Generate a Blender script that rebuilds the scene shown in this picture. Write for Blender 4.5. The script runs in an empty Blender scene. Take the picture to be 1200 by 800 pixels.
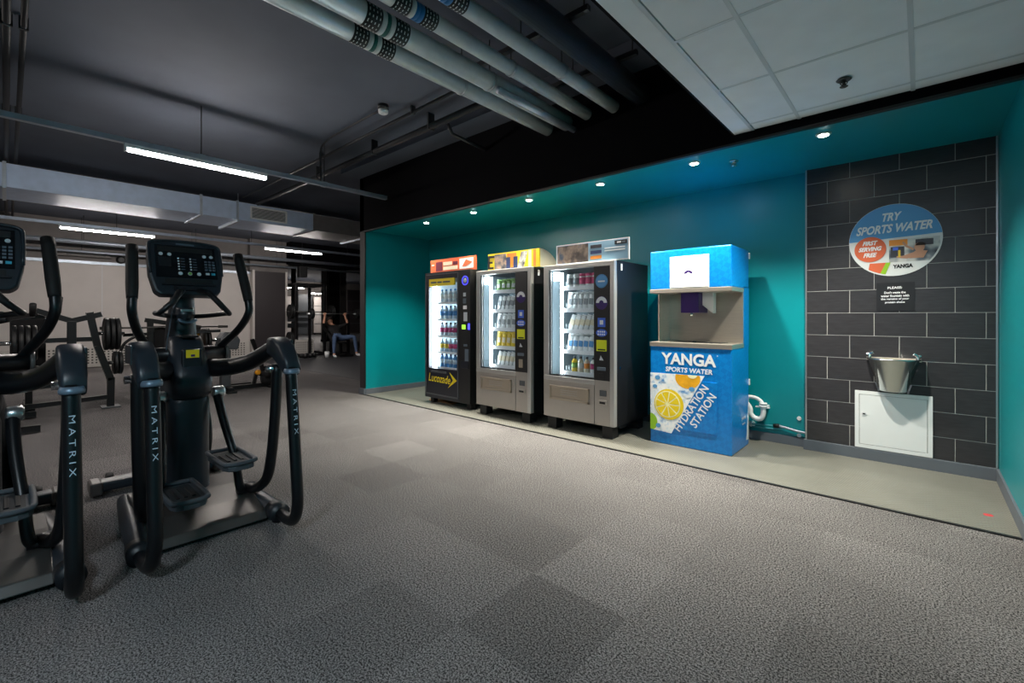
import bpy, bmesh, math, random
from mathutils import Vector, Matrix
random.seed(7)
PI = math.pi
sc = bpy.context.scene
C = bpy.context.collection

# ------------------------------------------------------------------ camera
H = 1.27; FPX = 533.333; CXP = 600.0; HYP = 370.0
YAW = math.radians(41.987)
cd = bpy.data.cameras.new('camera'); cam = bpy.data.objects.new('camera', cd); C.objects.link(cam)
cd.sensor_width = 36; cd.lens = 16.0; cd.shift_y = -30/1200; cd.clip_start = .05; cd.clip_end = 100
cam.location = (0, 0, H); cam.rotation_euler = (PI/2, 0, YAW)
sc.camera = cam
# ------------------------------------------------------------------ world, exposure
w = bpy.data.worlds.new('world'); sc.world = w; w.use_nodes = True
w.node_tree.nodes['Background'].inputs[0].default_value = (0, 0, 0, 1)
w.node_tree.nodes['Background'].inputs[1].default_value = 0      # closed room: no sky
vs = sc.view_settings
vs.view_transform = 'Standard'; vs.look = 'None'; vs.gamma = 1; vs.use_curve_mapping = False
vs.exposure = 1.05
COOL = (.80, .91, 1.0); WARM = (1.0, .92, .86); SPOTC = (1.0, .95, .82)
TUBE_E = 88.0      # emission of the LED tubes
PANEL_E = 42.0     # emission of the recessed ceiling panels
SPOT_W = 150.0      # downlights of the alcove
CAB_E = 14.0         # strips inside the vending machines

# ------------------------------------------------------------------ pixel helpers
FV = (-math.sin(YAW), math.cos(YAW)); RV = (math.cos(YAW), math.sin(YAW))
def at_d(u, v, d):
    s = (u-CXP)/FPX*d
    return Vector((FV[0]*d+RV[0]*s, FV[1]*d+RV[1]*s, H-(v-HYP)/FPX*d))
def on_z(u, v, z): return at_d(u, v, FPX*(H-z)/(v-HYP))
def on_y(u, v, Y): return at_d(u, v, Y/(FV[1]+RV[1]*(u-CXP)/FPX))
def on_x(u, v, X): return at_d(u, v, X/(FV[0]+RV[0]*(u-CXP)/FPX))

# ------------------------------------------------------------------ materials
def lin(c):
    return tuple((x/12.92 if x <= .04045 else ((x+.055)/1.055)**2.4) for x in c)
def rgb(r, g, b): return lin((r/255, g/255, b/255))
MATS = {}
def mat(name, col, rough=.5, metal=0, noise=0, scale=20, bump=0, bscale=None, emit=0, spec=.5, coat=0, stretch=None):
    if name in MATS: return MATS[name]
    m = bpy.data.materials.new(name); m.use_nodes = True; MATS[name] = m
    nt = m.node_tree; b = nt.nodes['Principled BSDF']
    b.inputs['Base Color'].default_value = (*col, 1); b.inputs['Roughness'].default_value = rough
    b.inputs['Metallic'].default_value = metal; b.inputs['Specular IOR Level'].default_value = spec
    b.inputs['Coat Weight'].default_value = coat
    if emit:
        b.inputs['Emission Color'].default_value = (*col, 1); b.inputs['Emission Strength'].default_value = emit
    if noise or bump:
        tc = nt.nodes.new('ShaderNodeTexCoord'); mp = nt.nodes.new('ShaderNodeMapping')
        nt.links.new(tc.outputs['Object'], mp.inputs[0])
        if stretch: mp.inputs['Scale'].default_value = stretch
        n = nt.nodes.new('ShaderNodeTexNoise'); n.inputs['Scale'].default_value = scale; n.inputs['Detail'].default_value = 5
        nt.links.new(mp.outputs[0], n.inputs['Vector'])
        if noise:
            r = nt.nodes.new('ShaderNodeValToRGB')
            r.color_ramp.elements[0].position = .3; r.color_ramp.elements[1].position = .7
            r.color_ramp.elements[0].color = (*[max(0, c*(1-noise)) for c in col], 1)
            r.color_ramp.elements[1].color = (*[min(1, c*(1+noise)) for c in col], 1)
            nt.links.new(n.outputs['Fac'], r.inputs[0]); nt.links.new(r.outputs[0], b.inputs['Base Color'])
        if bump:
            n2 = n
            if bscale:
                n2 = nt.nodes.new('ShaderNodeTexNoise'); n2.inputs['Scale'].default_value = bscale; n2.inputs['Detail'].default_value = 3
                nt.links.new(mp.outputs[0], n2.inputs['Vector'])
            bp = nt.nodes.new('ShaderNodeBump'); bp.inputs['Strength'].default_value = bump; bp.inputs['Distance'].default_value = .01
            nt.links.new(n2.outputs['Fac'], bp.inputs['Height']); nt.links.new(bp.outputs[0], b.inputs['Normal'])
    return m
def emat(name, col, e):
    m = bpy.data.materials.new(name); m.use_nodes = True; nt = m.node_tree
    b = nt.nodes['Principled BSDF']; b.inputs['Base Color'].default_value = (*col, 1)
    b.inputs['Emission Color'].default_value = (*col, 1); b.inputs['Emission Strength'].default_value = e
    MATS[name] = m; return m
def glass(name, tint=(.97, .99, 1), gl=.06):
    m = bpy.data.materials.new(name); m.use_nodes = True; nt = m.node_tree; nt.nodes.clear()
    o = nt.nodes.new('ShaderNodeOutputMaterial'); mx = nt.nodes.new('ShaderNodeMixShader')
    t = nt.nodes.new('ShaderNodeBsdfTransparent'); g = nt.nodes.new('ShaderNodeBsdfGlossy')
    t.inputs[0].default_value = (*tint, 1); g.inputs['Roughness'].default_value = .03; mx.inputs[0].default_value = gl
    nt.links.new(t.outputs[0], mx.inputs[1]); nt.links.new(g.outputs[0], mx.inputs[2]); nt.links.new(mx.outputs[0], o.inputs[0])
    MATS[name] = m; return m
def carpet(name, lo, hi):
    m = bpy.data.materials.new(name); m.use_nodes = True; nt = m.node_tree; b = nt.nodes['Principled BSDF']
    b.inputs['Roughness'].default_value = .95; b.inputs['Specular IOR Level'].default_value = .15
    g = nt.nodes.new('ShaderNodeNewGeometry')
    mp = nt.nodes.new('ShaderNodeMapping'); nt.links.new(g.outputs['Position'], mp.inputs[0])
    n = nt.nodes.new('ShaderNodeTexNoise'); n.inputs['Scale'].default_value = 270; n.inputs['Detail'].default_value = 2; n.inputs['Roughness'].default_value = .7
    nt.links.new(mp.outputs[0], n.inputs['Vector'])
    r = nt.nodes.new('ShaderNodeValToRGB'); r.color_ramp.elements[0].position = .455; r.color_ramp.elements[1].position = .55
    r.color_ramp.elements[0].color = (*lo, 1); r.color_ramp.elements[1].color = (*hi, 1)
    nb = nt.nodes.new('ShaderNodeTexNoise'); nb.inputs['Scale'].default_value = 125; nb.inputs['Detail'].default_value = 2
    nt.links.new(mp.outputs[0], nb.inputs['Vector'])
    av = nt.nodes.new('ShaderNodeMix'); av.data_type = 'FLOAT'; av.inputs[0].default_value = .42
    nt.links.new(n.outputs['Fac'], av.inputs[2]); nt.links.new(nb.outputs['Fac'], av.inputs[3]); nt.links.new(av.outputs[0], r.inputs[0])
    n2 = nt.nodes.new('ShaderNodeTexNoise'); n2.inputs['Scale'].default_value = 1.1; n2.inputs['Detail'].default_value = 3
    nt.links.new(mp.outputs[0], n2.inputs['Vector'])
    mr = nt.nodes.new('ShaderNodeMapRange'); mr.inputs[1].default_value = .3; mr.inputs[2].default_value = .7
    mr.inputs[3].default_value = .88; mr.inputs[4].default_value = 1.1; nt.links.new(n2.outputs['Fac'], mr.inputs[0])
    mu = nt.nodes.new('ShaderNodeMix'); mu.data_type = 'RGBA'; mu.blend_type = 'MULTIPLY'; mu.inputs[0].default_value = 1
    nt.links.new(r.outputs[0], mu.inputs[6]); nt.links.new(mr.outputs[0], mu.inputs[7]); nt.links.new(mu.outputs[2], b.inputs['Base Color'])
    bp = nt.nodes.new('ShaderNodeBump'); bp.inputs['Strength'].default_value = .15; bp.inputs['Distance'].default_value = .004
    nt.links.new(n.outputs['Fac'], bp.inputs['Height']); nt.links.new(bp.outputs[0], b.inputs['Normal'])
    MATS[name] = m; return m
def ribbed(name, col):
    """studded vinyl sheet: fine square relief"""
    m = mat(name, col, .45, 0, .08, 3); nt = m.node_tree; b = nt.nodes['Principled BSDF']
    g = nt.nodes.new('ShaderNodeNewGeometry'); sep = nt.nodes.new('ShaderNodeSeparateXYZ'); nt.links.new(g.outputs['Position'], sep.inputs[0])
    prev = None
    for ax, fr in (('X', 200), ('Y', 200)):
        mu = nt.nodes.new('ShaderNodeMath'); mu.operation = 'MULTIPLY'; mu.inputs[1].default_value = fr; nt.links.new(sep.outputs[ax], mu.inputs[0])
        si = nt.nodes.new('ShaderNodeMath'); si.operation = 'SINE'; nt.links.new(mu.outputs[0], si.inputs[0])
        if prev is None: prev = si
        else:
            mm = nt.nodes.new('ShaderNodeMath'); mm.operation = 'MULTIPLY'; nt.links.new(prev.outputs[0], mm.inputs[0]); nt.links.new(si.outputs[0], mm.inputs[1]); prev = mm
    bp = nt.nodes.new('ShaderNodeBump'); bp.inputs['Strength'].default_value = .6; bp.inputs['Distance'].default_value = .004
    nt.links.new(prev.outputs[0], bp.inputs['Height']); nt.links.new(bp.outputs[0], b.inputs['Normal'])
    return m
def hexblue(name, c1, c2):
    m = mat(name, c1, .3, coat=.3); nt = m.node_tree; b = nt.nodes['Principled BSDF']
    tc = nt.nodes.new('ShaderNodeTexCoord'); mp = nt.nodes.new('ShaderNodeMapping'); nt.links.new(tc.outputs['Object'], mp.inputs[0])
    mp.inputs['Rotation'].default_value = (PI/4, PI/4, PI/4)
    ck = nt.nodes.new('ShaderNodeTexChecker'); ck.inputs['Scale'].default_value = 24
    ck.inputs[1].default_value = (*c1, 1); ck.inputs[2].default_value = (*c2, 1)
    nt.links.new(mp.outputs[0], ck.inputs['Vector']); nt.links.new(ck.outputs[0], b.inputs['Base Color'])
    return m
def ramp_print(name, cols, scale, rough=.4, detail=4):
    """flat print of blotchy colours (photograph-like picture)"""
    m = bpy.data.materials.new(name); m.use_nodes = True; nt = m.node_tree; b = nt.nodes['Principled BSDF']; b.inputs['Roughness'].default_value = rough
    tc = nt.nodes.new('ShaderNodeTexCoord'); n = nt.nodes.new('ShaderNodeTexNoise'); n.inputs['Scale'].default_value = scale; n.inputs['Detail'].default_value = detail
    nt.links.new(tc.outputs['Object'], n.inputs['Vector'])
    r = nt.nodes.new('ShaderNodeValToRGB'); r.color_ramp.interpolation = 'LINEAR'; el = r.color_ramp.elements
    while len(el) < len(cols): el.new(.5)
    for i, c in enumerate(cols): el[i].position = .3+.4*i/(len(cols)-1); el[i].color = (*c, 1)
    nt.links.new(n.outputs['Fac'], r.inputs[0]); nt.links.new(r.outputs[0], b.inputs['Base Color']); MATS[name] = m; return m

M = MATS
mat('teal', rgb(0, 134, 142), .33, 0, .04, 2.5, .04, 120)
mat('ceil_grey', rgb(84, 90, 102), .85, 0, .12, 1.3, .05, 30)
mat('black_paint', rgb(8, 8, 12), .8, 0, .15, 3, spec=.08)
mat('black_trim', rgb(16, 17, 19), .5)
mat('white_ceil', rgb(234, 235, 238), .8, 0, .03, 6, .03, 150)
mat('white_metal', rgb(222, 225, 226), .4, 0, .02, 5)
mat('grid_metal', rgb(205, 207, 210), .45)
mat('far_white', rgb(196, 190, 186), .7, 0, .05, 2)
mat('concrete', rgb(112, 108, 106), .85, 0, .12, 2.5, .1, 40)
mat('dark_panel', rgb(46, 41, 44), .6, 0, .06, 3)
mat('skirting', rgb(92, 98, 106), .5, 0, .06, 4)
mat('grout', rgb(176, 176, 172), .85, 0, .06, 30)
mat('wall_tile', rgb(50, 49, 52), .3, 0, .2, 9, .06, 60, stretch=(1, 1, 8))
mat('alu', rgb(196, 200, 202), .3, .9)
mat('steel', rgb(206, 198, 186), .3, .8, .06, 8, stretch=(1, 1, 30))
mat('bright_steel', rgb(205, 208, 206), .16, 1)
mat('chrome', rgb(215, 218, 220), .1, 1)
mat('galv', rgb(168, 178, 190), .42, .65, .1, 14)
mat('duct_foil', rgb(178, 196, 222), .5, .25, .07, 9)
mat('duct_plain', rgb(118, 116, 116), .55, .25, .07, 9)
mat('pipe_wrap', rgb(206, 214, 214), .36, .35, .08, 12, .1, 30)
mat('pipe_dark', rgb(60, 66, 74), .35, .5, .1, 8)
mat('conduit', rgb(40, 41, 44), .5)
mat('rubber', rgb(44, 45, 48), .55, 0, .2, 60, .1, 200)
mat('mat_black', rgb(16, 17, 19), .6)
mat('shell', rgb(34, 42, 50), .38, 0, .05, 5)
mat('shell_dark', rgb(22, 27, 33), .4)
mat('tube_black', rgb(14, 17, 21), .36, .2)
mat('grip', rgb(10, 10, 11), .7)
mat('shell_grey', rgb(84, 80, 78), .4)
mat('shell_blue', rgb(112, 130, 148), .35, .3)
mat('pedal', rgb(66, 72, 78), .6, 0, .08, 30)
mat('pedal_dark', rgb(36, 40, 44), .7)
mat('base_metal', rgb(86, 84, 82), .38, .6, .08, 6)
mat('keypad', rgb(10, 16, 22), .25)
mat('key_white', rgb(205, 212, 218), .4)
mat('key_dim', rgb(92, 104, 116), .4)
mat('key_teal', rgb(60, 170, 200), .4)
mat('yellow', rgb(240, 214, 30), .45)
mat('letter_white', rgb(238, 240, 242), .45)
mat('logo_silver', rgb(190, 205, 220), .4)
mat('cab_black', rgb(20, 21, 24), .45, 0, .1, 6)
mat('cab_navy', rgb(26, 28, 40), .35)
mat('cab_grey', rgb(88, 92, 96), .4, .3)
mat('vend_silver', rgb(176, 170, 163), .36, .55, .04, 6)
mat('vend_frame', rgb(190, 188, 184), .34, .5)
mat('vend_tan', rgb(170, 158, 142), .4, .4)
mat('inner_white', rgb(214, 226, 232), .5)
mat('liner_grey', rgb(104, 118, 124), .5)
mat('shelf_wire', rgb(205, 215, 220), .3, .4)
emat('led_cab', (.85, .95, 1.0), CAB_E)
emat('led_tube', WARM, TUBE_E)
emat('led_panel', COOL, PANEL_E)
emat('lens', SPOTC, 40)
emat('screen_on', rgb(255, 252, 238), .95)
emat('blue_glow', rgb(60, 60, 255), 1.6)
emat('key_green', rgb(150, 230, 60), .7)
mat('green_print', rgb(120, 190, 80), .4)
glass('pane')
hexblue('kiosk_blue', rgb(0, 122, 206), rgb(4, 132, 214))
mat('purple', rgb(58, 36, 104), .3)
mat('white_plastic', rgb(228, 230, 230), .35)
mat('orange_print', rgb(222, 104, 64), .45)
mat('lemon', rgb(244, 212, 24), .45)
mat('lemon_pale', rgb(250, 236, 120), .45, 0, .1, 40)
mat('lemon_pith', rgb(252, 246, 196), .45)
mat('lime', rgb(150, 200, 40), .45)
mat('orange_fruit', rgb(246, 176, 30), .45, 0, .12, 20)
ramp_print('ice', [rgb(90, 150, 210), rgb(235, 245, 252), rgb(255, 255, 255), rgb(170, 205, 235)], 14)
mat('sky_print', rgb(92, 160, 214), .45)
mat('sky_print_dark', rgb(72, 140, 196), .45)
mat('notice', rgb(28, 28, 32), .4)
mat('skin', rgb(196, 146, 120), .55)
mat('jeans', rgb(72, 92, 124), .85, 0, .15, 30)
mat('black_cloth', rgb(22, 22, 24), .9)
mat('hair', rgb(40, 28, 22), .8)
mat('plate', rgb(22, 23, 24), .5, 0, .1, 20)
mat('frame_black', rgb(20, 20, 22), .4, .1)
mat('frame_grey', rgb(78, 82, 86), .45, .1)
mat('orange_knob', rgb(236, 160, 30), .45)
mat('band_dark', rgb(22, 30, 26), .6)
mat('band_green', rgb(20, 92, 82), .5)
mat('band_blue', rgb(20, 110, 170), .5)
mat('band_white', rgb(206, 212, 208), .5)
mat('mesh_white', rgb(190, 186, 180), .6)
mat('mesh_dark', rgb(70, 68, 66), .7)
ribbed('vinyl', rgb(112, 111, 103))
# worn carpet tile shades (dye lots)
for i, k in enumerate((1.0, .92, 1.08, 1.2, .86)):
    carpet('carpet_%d' % i, tuple(c*k for c in rgb(30, 29, 30)), tuple(c*k for c in rgb(142, 138, 137)))

# ------------------------------------------------------------------ mesh builder
def catmull(pts, n=6):
    P = [Vector(p) for p in pts]
    if len(P) < 3: return P
    out = []
    for i in range(len(P)-1):
        p0 = P[i-1] if i > 0 else P[0]*2-P[1]; p1 = P[i]; p2 = P[i+1]; p3 = P[i+2] if i+2 < len(P) else P[-1]*2-P[-2]
        for j in range(n):
            t = j/n
            out.append(.5*((2*p1)+(p2-p0)*t+(2*p0-5*p1+4*p2-p3)*t*t+(3*p1-p0-3*p2+p3)*t**3))
    out.append(P[-1]); return out
class MB:
    def __init__(s): s.bm = bmesh.new(); s.mi = 0
    def _faces(s, fs):
        for f in fs: f.material_index = s.mi
        return s
    def box(s, x0, x1, y0, y1, z0, z1, bev=0, seg=2):
        r = bmesh.ops.create_cube(s.bm, size=1)
        for v in r['verts']:
            v.co = Vector(((x0+x1)/2+v.co.x*(x1-x0), (y0+y1)/2+v.co.y*(y1-y0), (z0+z1)/2+v.co.z*(z1-z0)))
        fs = list({f for v in r['verts'] for f in v.link_faces})
        s._faces(fs)
        if bev:
            es = list({e for v in r['verts'] for e in v.link_edges})
            q = bmesh.ops.bevel(s.bm, geom=es, offset=bev, segments=seg, affect='EDGES', profile=.5)
            s._faces(q['faces'])
        return s
    def obox(s, p0, p1, wdt, hgt, up=(0, 0, 1), bev=0):
        """bar of rectangular section from p0 to p1"""
        p0 = Vector(p0); p1 = Vector(p1); d = (p1-p0); L = d.length; d.normalize()
        up = Vector(up); sd = d.cross(up)
        if sd.length < 1e-4: sd = d.cross(Vector((0, 1, 0)))
        sd.normalize(); u2 = sd.cross(d)
        r = bmesh.ops.create_cube(s.bm, size=1)
        for v in r['verts']: v.co = p0+d*(v.co.x+.5)*L+sd*v.co.y*wdt+u2*v.co.z*hgt
        fs = list({f for v in r['verts'] for f in v.link_faces}); s._faces(fs)
        if bev:
            es = list({e for v in r['verts'] for e in v.link_edges})
            q = bmesh.ops.bevel(s.bm, geom=es, offset=bev, segments=2, affect='EDGES', profile=.5); s._faces(q['faces'])
        return s
    def sweep(s, pts, rad, n=12, smooth=6, flat=1.0, up=(0, 0, 1), cap=True):
        """tube along a path; rad number or list; flat squeezes the section sideways"""
        P = catmull(pts, smooth) if smooth and len(pts) > 2 else [Vector(p) for p in pts]
        if isinstance(rad, (int, float)): R = [rad]*len(P)
        else:
            k = (len(P)-1)/(len(rad)-1); R = []
            for i in range(len(P)):
                t = i/k; a = min(int(t), len(rad)-2); R.append(rad[a]+(rad[a+1]-rad[a])*(t-a))
        rings = []; prev = None
        for i, p in enumerate(P):
            d = (P[min(i+1, len(P)-1)]-P[max(i-1, 0)]).normalized()
            if prev is None:
                a = d.cross(Vector(up))
                if a.length < 1e-3: a = d.cross(Vector((0, 1, 0)))
                a.normalize()
            else:
                a = (prev-d*prev.dot(d)).normalized()
            prev = a; b = d.cross(a)
            rings.append([s.bm.verts.new(p+(a*math.cos(2*PI*j/n)*flat+b*math.sin(2*PI*j/n))*R[i]) for j in range(n)])
        fs = []
        for r0, r1 in zip(rings, rings[1:]):
            for j in range(n): fs.append(s.bm.faces.new((r0[j], r0[(j+1) % n], r1[(j+1) % n], r1[j])))
        if cap: fs.append(s.bm.faces.new(rings[0][::-1])); fs.append(s.bm.faces.new(rings[-1]))
        for f in fs: f.smooth = True
        return s._faces(fs)
    def cyl(s, p0, p1, r, n=16, r2=None): return s.sweep([p0, p1], [r, r if r2 is None else r2], n, 0)
    def lathe(s, prof, c=(0, 0, 0), n=16, axis='z', half=None):
        """profile of (radius, height); axis z, x or y"""
        rings = []; c = Vector(c)
        for r, h in prof:
            ring = []
            for j in range(n):
                a = 2*PI*j/n; q = (r*math.cos(a), r*math.sin(a), h)
                if axis == 'x': q = (q[2], q[0], q[1])
                if axis == 'y': q = (q[1], q[2], q[0])
                ring.append(s.bm.verts.new(c+Vector(q)))
            rings.append(ring)
        fs = []
        for r0, r1 in zip(rings, rings[1:]):
            for j in range(n): fs.append(s.bm.faces.new((r0[j], r0[(j+1) % n], r1[(j+1) % n], r1[j])))
        fs.append(s.bm.faces.new(rings[0][::-1])); fs.append(s.bm.faces.new(rings[-1]))
        for f in fs: f.smooth = len(f.verts) == 4
        return s._faces(fs)
    def prism(s, poly, o, ex, ey, ez, t):
        """polygon (2D) in the plane o + x*ex + y*ey, extruded by t along ez"""
        o, ex, ey, ez = Vector(o), Vector(ex), Vector(ey), Vector(ez)
        a = [s.bm.verts.new(o+ex*x+ey*y) for x, y in poly]; b = [s.bm.verts.new(o+ex*x+ey*y+ez*t) for x, y in poly]
        n = len(poly); fs = [s.bm.faces.new(a[::-1]), s.bm.faces.new(b)]
        for i in range(n): fs.append(s.bm.faces.new((a[i], a[(i+1) % n], b[(i+1) % n], b[i])))
        return s._faces(fs)
    def face(s, pts):
        f = s.bm.faces.new([s.bm.verts.new(p) for p in pts]); return s._faces([f])
    def mesh(s, name, off=(0, 0, 0)):
        bmesh.ops.recalc_face_normals(s.bm, faces=s.bm.faces)
        off = Vector(off)
        for v in s.bm.verts: v.co -= off
        me = bpy.data.meshes.new(name); s.bm.to_mesh(me); s.bm.free(); return me
    def build(s, name, mats, parent=None, bev=0, sub=0, smooth=False):
        if parent is not None: off = world_loc(parent)
        else:
            xs = [v.co for v in s.bm.verts]
            off = Vector(((min(v.x for v in xs)+max(v.x for v in xs))/2, (min(v.y for v in xs)+max(v.y for v in xs))/2, min(v.z for v in xs)))
        me = s.mesh(name, off)
        if not isinstance(mats, (list, tuple)): mats = [mats]
        for m in mats: me.materials.append(MATS[m] if isinstance(m, str) else m)
        if smooth:
            for p in me.polygons: p.use_smooth = True
        o = bpy.data.objects.new(name, me); C.objects.link(o)
        if parent is not None: o.parent = parent
        else: o.location = off
        if bev:
            b = o.modifiers.new('bevel', 'BEVEL'); b.width = bev; b.segments = 2; b.limit_method = 'ANGLE'
        if sub:
            b = o.modifiers.new('sub', 'SUBSURF'); b.levels = sub; b.render_levels = sub
        return o
def world_loc(o):
    v = Vector(o.location)
    while o.parent is not None: o = o.parent; v = v+Vector(o.location)
    return v
def thing(name, label, cat, loc, group=None):
    o = bpy.data.objects.new(name, None); C.objects.link(o); o.location = loc; o.empty_display_size = .1
    return tag(o, label, cat, group)
def tag(o, label, cat, group=None):
    o['label'] = label; o['category'] = cat
    if group: o['group'] = group
    return o
def struct(o, label=None):
    o['kind'] = 'structure'
    if label: o['label'] = label
    return o
def dup(o, off, parent=None, label=None, group=None):
    c = o.copy(); C.objects.link(c)
    if parent is not None: c.parent = parent
    else: c.location = Vector(o.location)+Vector(off)
    for ch in list(o.children): dup(ch, off, c)
    if label: c['label'] = label
    if group: c['group'] = group
    return c
# ------------------------------------------------------------------ lettering
TEXTC = {}
def text_data(t, bold, shear):
    k = (t, bold, shear)
    if k not in TEXTC:
        cu = bpy.data.curves.new('letters', 'FONT'); cu.body = t; cu.size = 1; cu.offset = bold; cu.shear = shear; cu.resolution_u = 3
        ob = bpy.data.objects.new('letters', cu); C.objects.link(ob)
        dg = bpy.context.evaluated_depsgraph_get(); me = bpy.data.meshes.new_from_object(ob.evaluated_get(dg))
        V = [tuple(v.co) for v in me.vertices]; Fc = [tuple(p.vertices) for p in me.polygons]
        bpy.data.objects.remove(ob); bpy.data.curves.remove(cu); bpy.data.meshes.remove(me)
        x0 = min(v[0] for v in V); x1 = max(v[0] for v in V); y0 = min(v[1] for v in V); y1 = max(v[1] for v in V)
        TEXTC[k] = ([((v[0]-x0)/(x1-x0), (v[1]-y0)/(y1-y0)) for v in V], Fc)
    return TEXTC[k]
def text(name, t, o, ex, ey, m, parent, bold=.02, shear=0, thick=.0012):
    """lettering whose box starts at o and spans ex (its width) and ey (its height)"""
    V, Fc = text_data(t, bold, shear); o, ex, ey = Vector(o), Vector(ex), Vector(ey); off = world_loc(parent)
    nz = ex.cross(ey).normalized()*thick; n = len(V)
    co = [o+ex*x+ey*y+nz-off for x, y in V]
    me = bpy.data.meshes.new(name); me.from_pydata(co, [], Fc); me.materials.append(MATS[m])
    ob = bpy.data.objects.new(name, me); C.objects.link(ob); ob.parent = parent
    return ob
def circ(cx, cy, rx, ry=None, n=28, a0=0, a1=2*PI):
    ry = rx if ry is None else ry; full = abs(a1-a0-2*PI) < 1e-6
    return [(cx+rx*math.cos(a0+(a1-a0)*i/(n if full else n-1)), cy+ry*math.sin(a0+(a1-a0)*i/(n if full else n-1))) for i in range(n)]
def clip(poly, quad):
    """cut a polygon by a convex counter-clockwise one"""
    out = list(poly)
    for i in range(len(quad)):
        ax, ay = quad[i]; bx, by = quad[(i+1) % len(quad)]; src = out; out = []
        ins = lambda p: (bx-ax)*(p[1]-ay)-(by-ay)*(p[0]-ax) >= 0
        for j in range(len(src)):
            p, q = src[j-1], src[j]
            if ins(p) != ins(q):
                d1 = (bx-ax)*(p[1]-ay)-(by-ay)*(p[0]-ax); d2 = (bx-ax)*(q[1]-ay)-(by-ay)*(q[0]-ax); t = d1/(d1-d2)
                out.append((p[0]+(q[0]-p[0])*t, p[1]+(q[1]-p[1])*t))
            if ins(q): out.append(q)
        if not out: return []
    return out
EX, EZ, NY = (1, 0, 0), (0, 0, 1), (0, -1, 0)
def front(name, poly, y, m, parent, t=.001):
    """flat print on a face that looks along -y; polygon given in (x, z)"""
    b = MB(); b.prism(poly, (0, y, 0), EX, EZ, NY, t); return b.build(name, m, parent)
def rect(x0, x1, z0, z1): return [(x0, z0), (x1, z0), (x1, z1), (x0, z1)]

# ================================================================== THE ROOM
XR = .44; YS = 3.86; YT = 5.08; YB = 5.16; XL = -6.67; ZA = 2.65; ZC = 3.6; ZW = 2.70; XF = -15.2; YRUB = 4.68
XD = -31.0; YN = 18.0; YK = -4.0
# ---- floor with its carpet tiles
fl = struct(MB().box(XD, XR+.2, YK-.2, YN, -.25, -.010).build('floor', 'grout'), 'grey floor slab under the carpet and mats')
SH = {}
def shade_of(i, j):
    if (i, j) in SH: return SH[(i, j)]
    r = random.Random(i*131+j*17+5).random()
    return 0 if r < .62 else 1 if r < .8 else 2 if r < .94 else 3 if r < .96 else 4
GX, GY = -1.42, .24
SH.update({(0, 3): 3, (-5, 4): 3, (0, 2): 4, (-1, 3): 1, (-2, 2): 2, (-2, 3): 1, (-1, 2): 2, (1, 2): 2, (0, 1): 2, (1, 4): 0, (0, 4): 2, (-2, 4): 0, (-3, 4): 1, (1, 3): 2, (-1, 1): 1, (-4, 4): 0, (-6, 4): 0, (-5, 3): 0, (-5, 5): 0})
tiles = []
for i in range(-28, 4):
    for j in range(-9, 10):
        x0, x1 = GX+.5*i, GX+.5*i+.5; y0, y1 = GY+.5*j, GY+.5*j+.5
        ymax = YRUB if x0 < XL-.12 else YS
        x1 = min(x1, XR); x0 = max(x0, XF); y0 = max(y0, YK); y1 = min(y1, ymax)
        if x1-x0 < .02 or y1-y0 < .02: continue
        tiles.append((i, j, x0, x1, y0, y1))
def tile_seen(t):
    x, y = (t[2]+t[3])/2, (t[4]+t[5])/2; d = x*FV[0]+y*FV[1]; s = x*RV[0]+y*RV[1]
    if d < .8: return 1e9
    u = CXP+FPX*s/d
    return 1e6+d if u < -60 or u > 1260 else d
tiles.sort(key=tile_seen)
cache = {}
far = MB()
for k, (i, j, x0, x1, y0, y1) in enumerate(tiles):
    sh = shade_of(i, j); g = .0001
    if k < 290:
        sz = (round(x1-x0, 3), round(y1-y0, 3), sh)
        if sz not in cache:
            b = MB().box(g, sz[0]-g, g, sz[1]-g, -.010, 0); me = b.mesh('carpet_tile'); me.materials.append(M['carpet_%d' % sh]); cache[sz] = me
        o = bpy.data.objects.new('carpet_tile', cache[sz]); C.objects.link(o); o.parent = fl
        o.location = Vector((x0, y0, 0))-world_loc(fl)
    else:
        far.mi = sh; far.box(x0+g, x1-g, y0+g, y1-g, -.010, 0)
o = far.build('carpet_field', ['carpet_%d' % i for i in range(5)], fl); o['kind'] = 'stuff'
# ---- alcove floor, edge strip, rubber floor
fa = struct(MB().box(XL, XR, YS, YB, -.010, .004).build('floor_alcove', 'vinyl'), 'pale studded vinyl floor of the teal alcove')
MB().box(XL, XR, YS-.018, YS+.006, -.01, .008).build('edge_strip', 'black_trim', fa)
rs = MB(); rs.prism(circ(.315, 4.177, .024), (0, 0, .0042), (1, 0, 0), (0, 1, 0), (0, 0, 1), .0006); rs.build('round_sticker', mat('red_print', rgb(196, 60, 66), .5), fa)
rb = MB().box(XD, XL-.14, YRUB, YN, -.010, .003); struct(rb.build('floor_rubber', 'rubber'), 'dark rubber gym floor beyond the carpet')
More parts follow.
